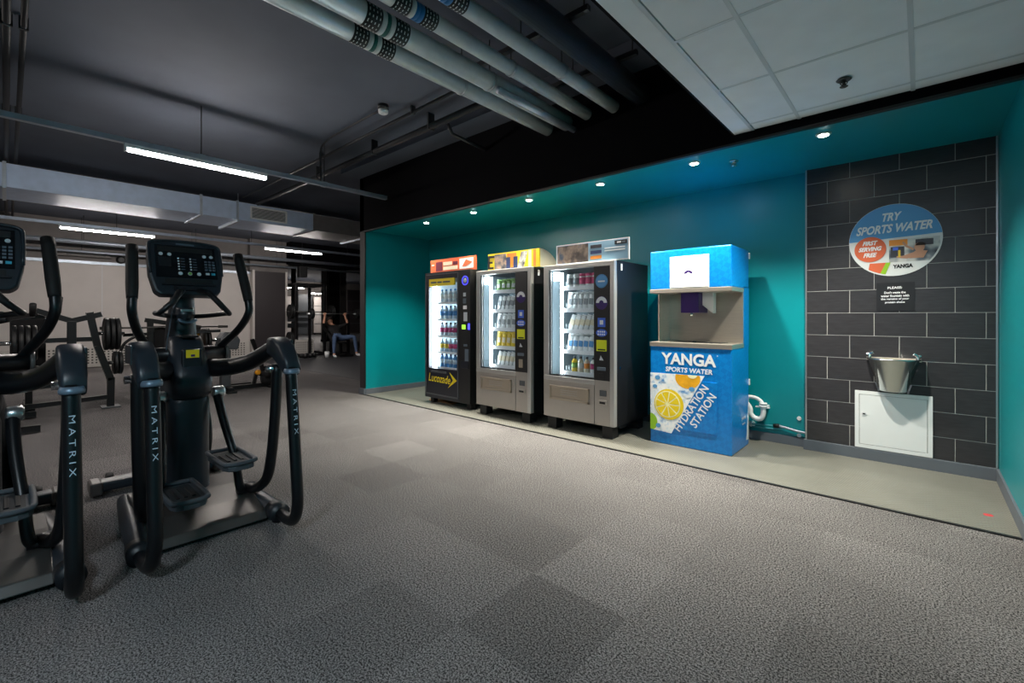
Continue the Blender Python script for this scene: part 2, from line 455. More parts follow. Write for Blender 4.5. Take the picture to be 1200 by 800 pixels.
# ---- walls
wb = struct(MB().box(XL-.1, XR, YB, YB+.12, 0, ZC).build('wall_back', 'teal'), 'teal back wall of the vending alcove')
MB().box(XL, -.84, YB-.014, YB, 0, .09).build('skirting_board', 'skirting', wb)
wr = struct(MB().box(XR, XR+.15, YK, YB+.12, 0, ZC).build('wall_right', 'teal'), 'teal side wall beside the drinking fountain')
struct(MB().box(XR-.014, XR, .6, YT, 0, .1).build('baseboard_right', 'skirting'))
wl = struct(MB().box(XL-.02, XL, YS+.02, YB, 0, ZC).build('wall_left', 'teal'), 'short teal side wall at the left end of the alcove')
MB().box(XL, XL+.014, YS+.02, YB-.014, 0, .09).build('skirting_board', 'skirting', wl)
struct(MB().box(XL-.14, XL-.02, YS, YB+.12, 0, ZC).build('trim_1', 'dark_panel'), 'dark end face of the alcove side wall')
MB().box(XL-.155, XL+.002, YS-.012, YS+.02, 0, .10).build('skirting_end', 'skirting', bpy.data.objects['trim_1'])
MB().box(XL-.02, XL+.004, YS, YS+.022, .1, ZA).build('corner_bead', 'black_trim', bpy.data.objects['trim_1'])
# alcove ceiling + fascia
struct(MB().box(XL, XR, YS+.03, YB, ZA, ZA+.05).build('ceiling_alcove', 'teal'), 'teal ceiling of the alcove holding the downlights')
fs = struct(MB().box(XL-.14, XR, YS, YS+.03, ZA-.02, ZC).build('wall_front', 'black_paint'), 'black bulkhead above the front of the alcove')
MB().box(XL-.14, XR, YS-.012, YS+.034, ZA-.03, ZA-.012).build('edge_strip', 'black_trim', fs)
# tiled panel
TX0, TX1 = -.815, .43
wt = struct(MB().box(TX0, TX1, YT+.0025, YB, .09, 2.675).build('wall_tiled', 'grout'), 'dark grey tiled panel behind the drinking fountain')
gj = .0045; rows = [2.675, 2.512]
while rows[-1]-.2025 > .1: rows.append(rows[-1]-.2025)
rows.append(.1)
tcache = {}
for r in range(len(rows)-1):
    z1, z0 = rows[r], rows[r+1]
    st = -.822+(.3405 if r % 2 == 0 else .1725) - .3405*2
    cuts = [TX0]+[st+.3405*k for k in range(0, 8) if TX0+.01 < st+.3405*k < TX1-.01]+[TX1]
    for x0, x1 in zip(cuts, cuts[1:]):
        key = (round(x1-x0, 3), round(z1-z0, 3))
        if key not in tcache:
            me = MB().box(gj/2, x1-x0-gj/2, 0, .010, gj/2, z1-z0-gj/2, .0015, 1).mesh('wall_tile'); me.materials.append(M['wall_tile']); tcache[key] = me
        o = bpy.data.objects.new('wall_tile', tcache[key]); C.objects.link(o); o.parent = wt; o.location = Vector((x0, YT, z0))-world_loc(wt)
for x in (TX0, TX1): MB().box(x-.006, x+.006, YT-.003, YB, .1, 2.675).build('edge_trim', 'alu', wt)
struct(MB().box(TX0-.02, XR, YT-.014, YB, 0, .1, .003).build('baseboard_back', 'skirting'), 'grey-blue skirting under the tiled panel')
# far wall, rear boundary walls, ceiling
wf = struct(MB().box(XF-.15, XF, YK, 5.95, 0, 2.56).build('wall_far', 'far_white'), 'off-white far wall of the gym hall')
MB().box(XF-.15, XF+.01, YK, 5.95, 2.60, ZC).build('upper_wall', 'concrete', wf)
MB().box(XF-.15, XF+.05, YK, 5.95, 2.54, 2.61).build('wall_rail', 'galv', wf)
for y in (-2.2, -.3, 1.6, 3.3): MB().box(XF-.001, XF+.004, y-.006, y+.006, .5, 2.54).build('panel_joint', 'grid_metal', wf)
# perforated lower board: white board with rows of dark squares laid on for its holes
pb = MB().box(XF, XF+.03, YK, 4.95, .02, .5).build('perforated_board', 'mesh_white', wf)
hb = MB()
for yy in range(0, 62):
    for zz in range(6):
        y = .2+yy*.075; z = .1+zz*.066
        hb.box(XF+.029, XF+.032, y, y+.034, z, z+.034)
o = hb.build('perforation', 'mesh_dark', pb); o['kind'] = 'stuff'
dp = struct(MB().box(XF-.1, XF+.22, 4.99, 5.91, 0, 2.63).build('wall_pillar', 'dark_panel'), 'tall dark panelled pillar on the far wall')
for y in (4.96, 5.91): MB().box(XF-.08, XF+.24, y, y+.06, 0, 2.66).build('white_edge', 'far_white', dp)
MB().box(XF-.1, XF+.2, 4.9, 6.0, 2.63, ZC).build('header', 'concrete', dp)
struct(MB().box(XD-.2, XD, 3, YN, 0, ZC).build('wall_end', 'concrete'), 'distant end wall seen through the opening')
struct(MB().box(XD, XR+.2, YN, YN+.2, 0, ZC).build('wall_north', 'concrete'), 'dark side wall of the free weights area')
struct(MB().box(XD, XR+.2, YK-.2, YK, 0, ZC).build('wall_behind', 'concrete'), 'hall wall behind the viewer')
struct(MB().box(XR, XR+.15, YB+.12, YN, 0, ZC).build('wall_rear', 'concrete'))
cl = struct(MB().box(XD-.2, XR+.2, YK-.2, YN+.2, ZC, ZC+.2).build('ceiling', 'ceil_grey'), 'dark grey painted concrete ceiling of the hall')
# structural beam along the bulkhead and a downstand near it
MB().box(XL-.14, -1.1, YS-.33, YS, ZC-.10, ZC).build('ceiling_beam', 'ceil_grey', cl)
MB().box(-7.2, -7.0, 4.2, YN, ZC-.5, ZC).build('ceiling_beam', 'black_paint', cl)
MB().box(XF, XF+.5, 5.95, YN, 2.9, ZC).build('ceiling_beam', 'black_paint', cl)
# white suspended ceiling
wc = struct(MB().box(-1.10, XR, YK, YS, ZW+.02, ZW+.06).build('ceiling_white', 'grid_metal'), 'white suspended ceiling near the side wall')
MB().box(-1.115, -1.10, YK, YS, ZW, ZC).build('side_fascia', 'black_paint', wc)
xs = [-.96, -.66, -.04, XR]; ys = [YS-.004]+[3.715-.6865*k for k in range(0, 12)]
MB().box(-1.10, -.975, YK, YS-.004, ZW, ZW+.02, .002, 1).build('edge_board', 'white_ceil', wc)
for k in range(len(xs)-1):
    for a, b_ in zip(ys, ys[1:]):
        if b_ < YK: continue
        if k == 1 and abs(a-(3.715-.6865*7)) < .01: continue   # the light panel sits here
        MB().box(xs[k]+.011, xs[k+1]-(.011 if k < 2 else 0), b_+.011, a-.011, ZW+.002, ZW+.02).build('ceiling_tile', 'white_ceil', wc)
for x in (-.9675, -.66, -.04): MB().box(x-.011, x+.011, YK, YS-.004, ZW, ZW+.021).build('grid_bar', 'grid_metal', wc)
for y in ys[1:]: MB().box(-.975, XR, y-.011, y+.011, ZW+.0005, ZW+.021).build('grid_bar', 'grid_metal', wc)
def panel_light(y1, lab):
    x0, x1 = -.66+.011, -.04-.011; y0 = y1-.6865+.011; y1 -= .011
    t = thing('ceiling_panel_light_offscreen', lab, 'light', ((x0+x1)/2, (y0+y1)/2, ZW))
    MB().box(x0, x1, y0, y1, ZW+.006, ZW+.02).build('housing', 'white_metal', t)
    b = MB()
    for (a, b2, c, d) in ((x0, x1, y0, y0+.02), (x0, x1, y1-.02, y1), (x0, x0+.02, y0, y1), (x1-.02, x1, y0, y1)): b.box(a, b2, c, d, ZW, ZW+.008)
    b.build('bezel', 'white_metal', t)
    MB().box(x0+.02, x1-.02, y0+.02, y1-.02, ZW+.002, ZW+.007).build('panel_diffuser_offscreen', 'led_panel', t)
panel_light(3.715-.6865*7, 'square recessed light panel in the white suspended ceiling')
def sprinkler(p, lab, m='chrome'):
    x, y, z = p; t = thing('ceiling_sprinkler', lab, 'sprinkler', (x, y, z-.05))
    MB().lathe([(.035, 0), (.04, .004), (.03, .012)], (x, y, z-.012), 20).build('rosette', m, t)
    b = MB(); b.cyl((x, y, z-.05), (x, y, z-.008), .009, 10)
    for s in (-1, 1): b.sweep([(x, y, z-.012), (x+s*.018, y, z-.026), (x, y, z-.044)], .003, 6, 4)
    b.build('frame_arms', m, t); MB().lathe([(.02, 0), (.022, .003), (.004, .005)], (x, y, z-.05), 16).build('deflector', m, t)
sprinkler((-.349, 3.385, ZW+.002), 'small chrome sprinkler in the white ceiling', 'base_metal')
sprinkler((-1.242, 4.332, ZA), 'small sprinkler in the teal alcove ceiling')
# ---- downlights
for x, over in ((-.553, 'the drinking fountain'), (-1.523, 'the blue water station'), (-2.49, 'the snack machine beside the water station'), (-3.46, 'the gap between the silver snack machines'), (-4.42, 'the edge of the black drinks machine'), (-5.43, 'the far end of the drinks machine')):
    y = 4.145
    t = thing('downlight', 'round downlight in the teal ceiling over '+over, 'light', (x, y, ZA-.012), 'row of alcove downlights')
    b = MB(); b.lathe([(.036, 0), (.05, .002), (.052, .012), (.036, .012)], (x, y, ZA-.012), 24); b.build('bezel', 'white_metal', t)
    MB().lathe([(.034, 0), (.034, .006)], (x, y, ZA-.0135), 20).build('lens', 'lens', t)
    ld = bpy.data.lights.new('downlight_beam', 'SPOT'); ld.energy = SPOT_W; ld.color = SPOTC; ld.spot_size = math.radians(115); ld.spot_blend = .8; ld.shadow_soft_size = .035
    lo = bpy.data.objects.new('downlight_beam', ld); C.objects.link(lo); lo.parent = t; lo.location = (0, 0, -.012)
# ---- LED tubes on rails
def tube_light(x, y0, y1, z, lab, group=None, hang=(), off=''):
    t = thing('tube_light'+off, lab, 'light', (x, (y0+y1)/2, z), group)
    MB().box(x-.03, x+.03, y0-.03, y1+.03, z+.03, z+.075, .006).build('housing', 'white_metal', t)
    b = MB(); b.prism([(-.026, .03), (-.03, .012), (-.016, 0), (.016, 0), (.03, .012), (.026, .03)], (x, y0, z), (1, 0, 0), (0, 0, 1), (0, 1, 0), y1-y0); b.build('tube_diffuser'+off, 'led_tube', t)
    for y in (y0-.03, y1+.012): MB().box(x-.032, x+.032, y, y+.018, z-.004, z+.034, .004).build('end_cap', 'white_metal', t)
    for y in hang: MB().cyl((x, y, z+.07), (x, y, ZC), .006, 8).build('hanger_rod', 'conduit', t)
def rail(x, y0, y1, z, lab, hang):
    t = thing('lighting_rail', lab, 'rail', (x, (y0+y1)/2, z))
    b = MB(); b.prism([(-.03, 0), (.03, 0), (.03, .05), (.024, .05), (.024, .006), (-.024, .006), (-.024, .05), (-.03, .05)], (x, y0, z), (1, 0, 0), (0, 0, 1), (0, 1, 0), y1-y0); b.build('channel', 'galv', t)
    for y in hang:
        MB().cyl((x, y, z), (x, y, ZC), .006, 8).build('hanger_rod', 'conduit', t); MB().box(x-.034, x+.034, y-.03, y+.03, z-.004, z+.054).build('clamp', 'galv', t)
rail(-5.95, -3.9, 3.80, 3.004, 'long galvanised lighting rail hanging in front of the air duct', (-2.0, 1.45, 2.85))
tube_light(-5.95, .82, 2.10, 2.93, 'bright tube light hanging under the nearest lighting rail', hang=())
tube_light(-5.95, -2.81, -1.53, 2.93, 'tube light further along the nearest lighting rail', off='_offscreen')   # the rail runs on out of the picture; lamps on it stand 3.63 m apart
rail(-12.15, -3.9, 7.5, 3.004, 'lighting rail hanging behind the air duct', (-1, 1.5, 4, 6.5))
for o_, lab in ((.69, 'tube light behind the air duct above the white wall'), (4.32, 'tube light behind the air duct before the dark pillar')):
    tube_light(-12.15, o_, o_+1.4, 2.93, lab)
for u0, u1, v, x, lab in ((331, 356, 337, -28.2, 'distant tube light just past the dark pillar'), (365, 383, 344, -29.4, 'distant tube light behind the squat rack')):
    a, b_ = on_x(u0, v, x), on_x(u1, v, x); tube_light(x, a.y, b_.y, a.z, lab, 'distant tube lights', hang=(a.y+.2, b_.y-.2))
# ---- air duct
XDU = -9.7
t = thing('air_duct', 'rectangular galvanised air duct crossing the hall under the ceiling', 'duct', (XDU-.52, 1, 3.11))
cuts = [-3.9, -.02, 2.36, 2.95, 4.42, 5.6, 7.3]
for k, (a, b_) in enumerate(zip(cuts, cuts[1:])):
    MB().box(XDU-1.05, XDU, a, b_, 3.11, 3.45, .004, 1).build('duct_section', 'duct_foil' if k < 4 else 'duct_plain', t)
for a in cuts[:-1]:
    b = MB(); b.box(XDU-1.07, XDU+.014, a-.02, a+.02, 3.09, 3.47); b.build('flange', 'galv' if a < 4 else 'duct_plain', t)
gr = MB()
g0, g1 = 3.17, 3.86
for a in ((g0, g1, 3.16, 3.185), (g0, g1, 3.385, 3.41), (g0, g0+.03, 3.16, 3.41), (g1-.03, g1, 3.16, 3.41)): gr.box(XDU, XDU+.014, *a)
gr = gr.build('grille', 'white_metal', t)
MB().box(XDU+.001, XDU+.004, g0+.03, g1-.03, 3.185, 3.385).build('dark_backing', 'conduit', gr)  # dark sheet standing in for the shaded duct opening behind the slats
for k in range(9): MB().box(XDU+.003, XDU+.012, g0+.03, g1-.03, 3.197+k*.022, 3.205+k*.022).build('slat', 'grid_metal', gr)
for y in (-2, 2.95, 5.6): MB().cyl((XDU+.03, y, 3.07), (XDU+.03, y, ZC), .007, 8).build('hanger_rod', 'galv', t)
for y in (-2, 2.95, 5.6): MB().box(XDU-1.1, XDU+.05, y-.02, y+.02, 3.06, 3.10).build('support_bar', 'galv', t)
# ---- wrapped pipes that run into the bulkhead
def pipe(x, z, r, y0, m, lab, bands=None, colour='band_green', collar=None, group=None):
    t = thing('service_pipe', lab, 'pipe', (x, (y0+YS)/2, z-r), group)
    MB().cyl((x, y0, z), (x, YS+.01, z), r, 24).build('pipe_body', m, t)
    if bands:
        y = bands
        for w_, mm in ((.115, 'band_dark'), (.035, 'band_white'), (.03, colour), (.035, 'band_white' if colour == 'band_green' else colour), (.115, 'band_dark')):
            s = MB().cyl((x, y, z), (x, y+w_, z), r+.002, 24).build('marker_band', mm, t)
            if mm == 'band_dark':
                lb = MB()
                for k in range(14):
                    for h in range(4):
                        a = 2*PI*k/14; ca, sa = math.cos(a), math.sin(a); rr = r+.0035
                        c = Vector((x+ca*rr, y+.018+h*.026, z+sa*rr)); tv = Vector((-sa, 0, ca))*(.007 if (k+h) % 3 else .010); yv = Vector((0, .0035, 0))
                        lb.face([c-tv-yv, c+tv-yv, c+tv+yv, c-tv+yv])
                o = lb.build('marker_print', 'band_white', s); o['kind'] = 'stuff'
            y += w_
    for cy in (collar or []):
        MB().cyl((x, cy, z), (x, cy+.025, z), r+.006, 24).build('clamp_ring', 'alu', t)
        MB().cyl((x, cy+.012, z+r), (x, cy+.012, ZC), .005, 8).build('hanger_rod', 'conduit', t)
pipe(-2.955, 3.25, .064, -3.9, 'pipe_wrap', 'silver wrapped pipe with a green band, outermost in the ceiling run', 1.60, 'band_green', [2.62])
pipe(-2.715, 3.25, .075, -3.9, 'pipe_wrap', 'thick silver wrapped pipe with a wide green band', 1.55, 'band_green', [2.72])
pipe(-2.63, 3.16, .03, 2.75, 'galv', 'thin bare pipe squeezed between two wrapped pipes')
pipe(-2.47, 3.27, .055, -3.9, 'pipe_wrap', 'silver wrapped pipe with a blue band and dark stripe', 1.62, 'band_blue', [2.72])
pipe(-2.17, 3.25, .055, -3.9, 'pipe_wrap', 'silver wrapped pipe beside the thick dark pipe', 1.62, 'band_blue', [3.0])
pipe(-2.035, 3.37, .042, -3.9, 'pipe_dark', 'slim dark pipe between silver and thick dark pipes')
pipe(-1.90, 3.28, .09, -3.9, 'pipe_dark', 'thick dark pipe nearest the white suspended ceiling')
for y, lab in ((2.64, 'slotted steel strut carrying the wrapped pipes'), (3.35, 'slotted steel strut carrying the pipes beside the bulkhead')):
    t = thing('pipe_strut', lab, 'bracket', (-2.4, y, 3.345)); MB().box(-3.15, -1.7, y+.02, y+.06, 3.37, 3.41).build('channel', 'conduit', t)
    for x in (-3.1, -2.32, -1.74): MB().cyl((x, y+.04, 3.37), (x, y+.04, ZC), .006, 8).build('hanger_rod', 'conduit', t)
# ---- conduits on the ceiling
def conduit(pts, r, lab, clips=(), nm='ceiling_conduit'):
    P = [Vector(p) for p in pts]; t = thing(nm, lab, 'conduit', (P[0]+P[-1])/2)
    MB().sweep(P, r, 12, 0).build('tube', 'conduit', t)
    for c in clips: MB().box(c[0]-.012, c[0]+.012, c[1]-r-.008, c[1]+r+.008, c[2]-r-.004, ZC).build('clip', 'conduit', t)
conduit([(XF, .0, 3.52), (-2.5, .0, 3.52)], .025, 'dark conduit on the ceiling, one of a close pair over the cross trainers', [(-5.2, 0, 3.52), (-7.5, 0, 3.52)])
conduit([(XF, .09, 3.52), (-2.5, .09, 3.52)], .02, 'thinner dark conduit beside its twin on the ceiling', [(-5.2, .09, 3.52), (-7.5, .09, 3.52)])
conduit([(-9.6, 3.27, 3.45), (-3.2, 3.27, 3.45)], .036, 'thick dark conduit running in front of the black bulkhead', [(-4.2, 3.27, 3.45), (-5.4, 3.27, 3.45), (-7, 3.27, 3.45)])
conduit([(-9.6, 3.02, 3.53), (-3.2, 3.02, 3.53)], .018, 'thin dark conduit on the ceiling behind the sensor', [(-4.2, 3.02, 3.53), (-6.4, 3.02, 3.53)])
conduit([(-3.9, 3.27, 3.40), (-3.9, 3.33, 3.30), (-3.9, 3.86, 3.27)], .02, 'short dark drop pipe bending towards the black bulkhead')
t = thing('smoke_detector', 'white round detector at the end of a bent conduit', 'detector', (-4.43, 2.79, 3.5))
MB().lathe([(.03, 0), (.05, .012), (.055, .045), (.05, .05)], (-4.43, 2.79, 3.50), 24).build('head', 'white_plastic', t)
MB().lathe([(.06, 0), (.06, .05)], (-4.43, 2.79, 3.55), 24).build('box', 'conduit', t)
MB().sweep([(-4.47, 2.79, 3.565), (-5.45, 2.79, 3.565), (-5.82, 2.79, 3.53), (-5.93, 2.79, 3.42), (-5.93, 2.80, 3.05)], .014, 10, 5).build('feed_conduit', 'conduit', t)
# pipes over the far wall
for z, x, r, m, lab in ((2.98, XF+.75, .05, 'galv', 'pale pipe running high along the far wall'), (2.80, XF+.35, .03, 'galv', 'slim pipe just above the far wall rail')):
    t = thing('wall_pipe', lab, 'pipe', (x, 1, z)); MB().cyl((x, -3.9, z), (x, 9.0, z), r, 14).build('pipe_body', m, t)
    for y in (-1.0, 1.2, 3.4, 5.6): MB().cyl((x, y, z), (x, y, ZC), .006, 8).build('hanger_rod', 'conduit', t)
t = thing('wall_heater', 'slim dark slotted heater above the far wall rail', 'heater', (XF+.12, 1.0, 2.66))
MB().box(XF+.01, XF+.14, .78, 1.75, 2.70, 2.78, .01).build('casing', 'concrete', t); MB().box(XF+.13, XF+.145, .95, 1.65, 2.73, 2.755).build('slot', 'cab_black', t)
for y in (.72, 1.95):
    t = thing('ceiling_speaker', 'small black round speaker '+('under the near end of' if y < 1 else 'past the far end of')+' the wall heater', 'speaker', (XF+.12, y, 2.66), 'round speakers on the far wall')
    MB().lathe([(.09, 0), (.1, .03), (.07, .12)], (XF+.01, y, 2.69), 16, 'x').build('shell', 'mat_black', t); MB().lathe([(.07, 0), (.0605, .012)], (XF+.13, y, 2.69), 16, 'x').build('cone', 'conduit', t)
t = thing('wall_speaker', 'black box loudspeaker hanging beside the dark pillar', 'speaker', (XF+.5, 6.3, 2.5)); MB().box(XF+.4, XF+.6, 6.2, 6.45, 2.5, 2.85, .015).build('cabinet', 'mat_black', t); MB().cyl((XF+.5, 6.32, 2.84), (XF+.5, 6.32, ZC), .012, 8).build('bracket', 'conduit', t)

# ================================================================== VENDING MACHINES
def circle_sticker(name, u, v, Y, r, m, parent, t=.0015):
    p = on_y(u, v, Y); return front(name, circ(p.x, p.z, r), Y, m, parent, t)
# ---- drinks machine (black)
def drinks_machine():
    x0, x1, yf, yb, z0, z1 = -5.45, -4.475, 4.14, 4.98, .085, 1.895
    t = thing('vending_machine', 'black drinks vending machine with a yellow logo on its lower door', 'vending machine', ((x0+x1)/2, (yf+yb)/2, .004))
    wx0, wx1, wz0, wz1 = -5.36, -4.745, .515, 1.79
    cab = MB()                                   # cabinet with an open window bay
    cab.box(x0, wx0, yf+.05, yb, z0, z1); cab.box(wx1, x1, yf+.05, yb, z0, z1)
    cab.box(wx0, wx1, yf+.05, yb, z0, wz0); cab.box(wx0, wx1, yf+.05, yb, wz1, z1); cab.box(wx0, wx1, yb-.25, yb, wz0, wz1)
    cab.build('cabinet', 'cab_black', t)
    b = MB()                                     # liner
    b.box(wx0, wx1, yb-.262, yb-.25, wz0, wz1); b.box(wx0, wx0+.008, yf+.06, yb-.25, wz0, wz1); b.box(wx1-.008, wx1, yf+.06, yb-.25, wz0, wz1)
    b.build('liner', 'inner_white', t)
    dr = MB()
    xd = -4.70
    for a in ((x0, wx0, z0, z1), (wx1, xd, z0, z1), (wx0, wx1, z0, wz0), (wx0, wx1, wz1, z1)): dr.box(a[0], a[1], yf, yf+.05, a[2], a[3])
    dr = dr.build('door', 'cab_navy', t)
    b = MB()
    for a in ((x0+.012, x0+.03, .13, z1-.02), (xd-.03, xd-.012, .13, z1-.02), (x0+.012, xd-.012, .13, .148), (x0+.012, xd-.012, z1-.035, z1-.02)): b.box(a[0], a[1], yf-.006, yf, a[2], a[3])
    b.build('door_frame', 'cab_grey', dr)
    MB().box(wx0, wx1, yf+.02, yf+.026, wz0, wz1).build('window_pane', 'pane', dr)
    MB().box(wx0+.01, wx1-.05, yf-.006, yf+.018, 1.70, 1.80).build('header_sign', 'yellow', dr)
    for a, e in ((.05, .18), (.20, .30), (.32, .48)): front('header_print', rect(wx0+a, wx0+e, 1.738, 1.762), yf-.006, 'cab_grey', dr)
    MB().box(xd+.004, x1, yf-.004, yf+.05, z0, z1, .004).build('control_column', 'cab_black', t)
    cc = bpy.data.objects[-1] if False else t
    Y = yf-.004
    for nm, u, v, r, m in (('logo_ring', 545, 328.5, .062, 'blue_glow'), ('logo_disc', 545, 328.5, .05, 'cab_navy'), ('logo_print', 545, 328.5, .032, 'key_white')):
        circle_sticker(nm, u, v, Y-{'logo_ring': 0, 'logo_disc': .0015, 'logo_print': .003}[nm], r, m, t)
    for nm, u, v, w_, h_, m in (('pay_sticker', 544.5, 345, .05, .05, 'key_white'), ('pay_sticker', 544.5, 352.5, .06, .07, 'key_dim'), ('pay_sticker', 545, 360, .07, .05, 'letter_white'), ('keypad', 545.5, 371, .07, .12, 'key_white'), ('key_light', 543.5, 383, .07, .06, 'key_green'), ('card_light', 549.5, 382.5, .035, .08, 'blue_glow'), ('coin_slot', 545.5, 404.5, .07, .03, 'key_dim'), ('card_reader', 547, 416, .07, .16, 'key_dim')):
        p = on_y(u, v, Y); front(nm, rect(p.x-w_/2, p.x+w_/2, p.z-h_/2, p.z+h_/2), Y, m, t, .004)
    MB().box(-4.66, -4.50, yf-.012, yf-.004, .56, .66, .003).build('coin_return', 'cab_navy', t)
    MB().box(wx0+.05, wx1-.22, yf-.010, yf, .455, .485, .003).build('tray_flap', 'cab_grey', dr)
    # logo lettering and arrow
    a = on_y(502.5, 441, yf-.001); e = on_y(531, 452, yf-.001)
    text('logo_letters', 'Lucozade', (-5.365, yf-.001, .325), (.485, 0, -.012), (0, 0, .115), 'yellow', dr, .008, .25)
    zc = .375
    front('logo_arrow', [(-4.90, zc+.105), (-4.745, zc), (-4.93, zc-.115), (-4.825, zc)], yf, 'yellow', dr, .003)
    for x in (x0+.05, x1-.13): MB().box(x, x+.08, yf+.06, yf+.14, .004, z0, .006).build('foot', 'mat_black', t)
    for x in (x0+.05, x1-.13): MB().box(x, x+.08, yb-.16, yb-.08, .004, z0, .006).build('foot', 'mat_black', t)
    MB().box(wx0+.012, wx0+.10, yf+.06, yf+.075, wz0+.01, 1.69).build('light_strip', 'led_cab', t)
    zs = [.525, .745, .975, 1.215, 1.455]
    for z in zs:
        s = MB().box(wx0+.11, wx1-.01, yf+.07, yb-.27, z-.014, z).build('shelf', 'shelf_wire', t)
        MB().box(wx0+.11, wx1-.01, yf+.062, yf+.07, z-.016, z+.014).build('price_rail', 'letter_white', s)
    return t, zs, (wx0+.12, wx1-.015, yf+.11)
def bottle_mesh(liquid, cap, label, r=.033, h=.2):
    b = MB(); b.mi = 0
    b.lathe([(r*.9, 0), (r, .01), (r, h*.2), (r*.93, h*.25), (r, h*.3)], (0, 0, 0), 12)
    b.mi = 2; b.lathe([(r*1.01, h*.3), (r*1.01, h*.62)], (0, 0, 0), 12)
    b.mi = 0; b.lathe([(r, h*.62), (r*.95, h*.7), (r*.5, h*.84), (r*.42, h*.87)], (0, 0, 0), 12)
    b.mi = 1; b.lathe([(r*.48, h*.87), (r*.48, h*.99), (r*.4, h)], (0, 0, 0), 12)
    me = b.mesh('drink_bottle')
    for m in (liquid, cap, label): me.materials.append(MATS[m])
    return me
def pouch_mesh(m1, m2, w_=.09, h=.195, d=.035):
    b = MB(); b.mi = 0
    b.prism([(-w_*.5, .004), (w_*.5, .004), (w_*.5, h*.9), (w_*.46, h*.93), (w_*.5, h), (-w_*.5, h), (-w_*.46, h*.93), (-w_*.5, h*.9)], (0, -.001, 0), EX, EZ, (0, 1, 0), .004)
    b.lathe([(w_*.44, 0), (w_*.5, h*.12), (w_*.5, h*.55), (w_*.42, h*.8), (w_*.2, h*.9)], (0, 0, 0), 10)
    for v in b.bm.verts:
        if abs(v.co.y) > .005: v.co.y *= d/w_
    b.mi = 1; b.box(-w_*.3, w_*.3, -d*.56, -d*.3, h*.28, h*.62, .004, 1)
    me = b.mesh('snack_pouch')
    for m in (m1, m2): me.materials.append(MATS[m])
    return me
def tub_mesh(m1, m2, m3, r=.045, h=.15):
    b = MB(); b.mi = 0; b.lathe([(r*.93, 0), (r, .008), (r, h*.22)], n=14)
    b.mi = 2; b.lathe([(r*1.01, h*.22), (r*1.01, h*.7)], n=14)
    b.mi = 0; b.lathe([(r, h*.7), (r*.96, h*.78), (r*.9, h*.8)], n=14)
    b.mi = 1; b.lathe([(r*.97, h*.8), (r*.97, h*.97), (r*.9, h)], n=14)
    me = b.mesh('protein_tub')
    for m in (m1, m2, m3): me.materials.append(MATS[m])
    return me
def bar_mesh(m1, m2, w_=.055, h=.185, d=.025):
    b = MB(); b.mi = 0; b.box(-w_/2, w_/2, -d/2, d/2, .012, h-.012, .005, 1)
    b.box(-w_/2, w_/2, -.002, .002, 0, .014); b.box(-w_/2, w_/2, -.002, .002, h-.014, h)
    b.mi = 1; b.box(-w_/2-.0005, w_/2+.0005, -d/2-.001, d/2+.001, h*.35, h*.7)
    me = b.mesh('snack_bar')
    for m in (m1, m2): me.materials.append(MATS[m])
    return me
for n_, c_ in (('liq_blue', (86, 150, 206)), ('liq_pale', (196, 214, 226)), ('liq_clear', (170, 196, 214)), ('p_white', (228, 232, 232)), ('p_green', (120, 170, 84)), ('p_pink', (214, 84, 130)), ('p_magenta', (190, 60, 120)), ('p_yellow', (232, 200, 50)), ('p_dark', (52, 52, 60)), ('p_cream', (226, 216, 190)), ('p_maroon', (110, 44, 62)), ('p_orange', (226, 140, 50)), ('p_navy', (40, 60, 110)), ('p_grey', (150, 156, 160))):
    mat(n_, rgb(*c_), .35)
def stock(meshes, name, cat, z, x0, x1, y, n, label, group, lean=0, rot=0, rowgap=.0):
    for k in range(n):
        me = meshes[k % len(meshes)]; o = bpy.data.objects.new(name, me); C.objects.link(o)
        o.location = (x0+(k+.5)*(x1-x0)/n, y, z+.0005); o.rotation_euler = (0, lean, rot); tag(o, label, cat, group)
tD, zs, (sx0, sx1, sy) = drinks_machine()
W1 = ', black drinks machine'
SH5 = ('bottom shelf', 'second-lowest shelf', 'middle shelf', 'second-highest shelf', 'top shelf')
rowsD = [([bottle_mesh('liq_blue', 'p_navy', 'liq_pale')], 'pale blue water bottle with a navy cap'),
         ([bottle_mesh('liq_clear', 'p_white', 'p_yellow'), bottle_mesh('liq_clear', 'p_white', 'p_yellow'), bottle_mesh('liq_clear', 'p_white', 'p_pink'), bottle_mesh('liq_clear', 'p_white', 'p_pink')], None),
         ([bottle_mesh('liq_pale', 'p_dark', 'p_magenta')], 'clear bottle with a dark cap and magenta label'),
         ([bottle_mesh('liq_pale', 'p_navy', 'liq_blue')], 'bottle with a navy cap and sky blue label'),
         ([bottle_mesh('liq_pale', 'liq_blue', 'p_white')], 'pale bottle with a light blue cap and white label')]
for k, z in enumerate(zs):
    if rowsD[k][1]: stock(rowsD[k][0], 'drink_bottle', 'bottle', z, sx0, sx1, sy, 5, rowsD[k][1]+', '+SH5[k]+W1, 'drinks machine bottles, '+SH5[k])
    else:
        dx = (sx1-sx0)/5
        stock([rowsD[k][0][0]], 'drink_bottle', 'bottle', z, sx0, sx0+2*dx, sy, 2, 'clear bottle with a yellow label, '+SH5[k]+W1, 'yellow bottles in the drinks machine')
        stock([rowsD[k][0][2]], 'drink_bottle', 'bottle', z, sx0+2*dx, sx1, sy, 3, 'clear bottle with a pink label, '+SH5[k]+W1, 'pink bottles in the drinks machine')
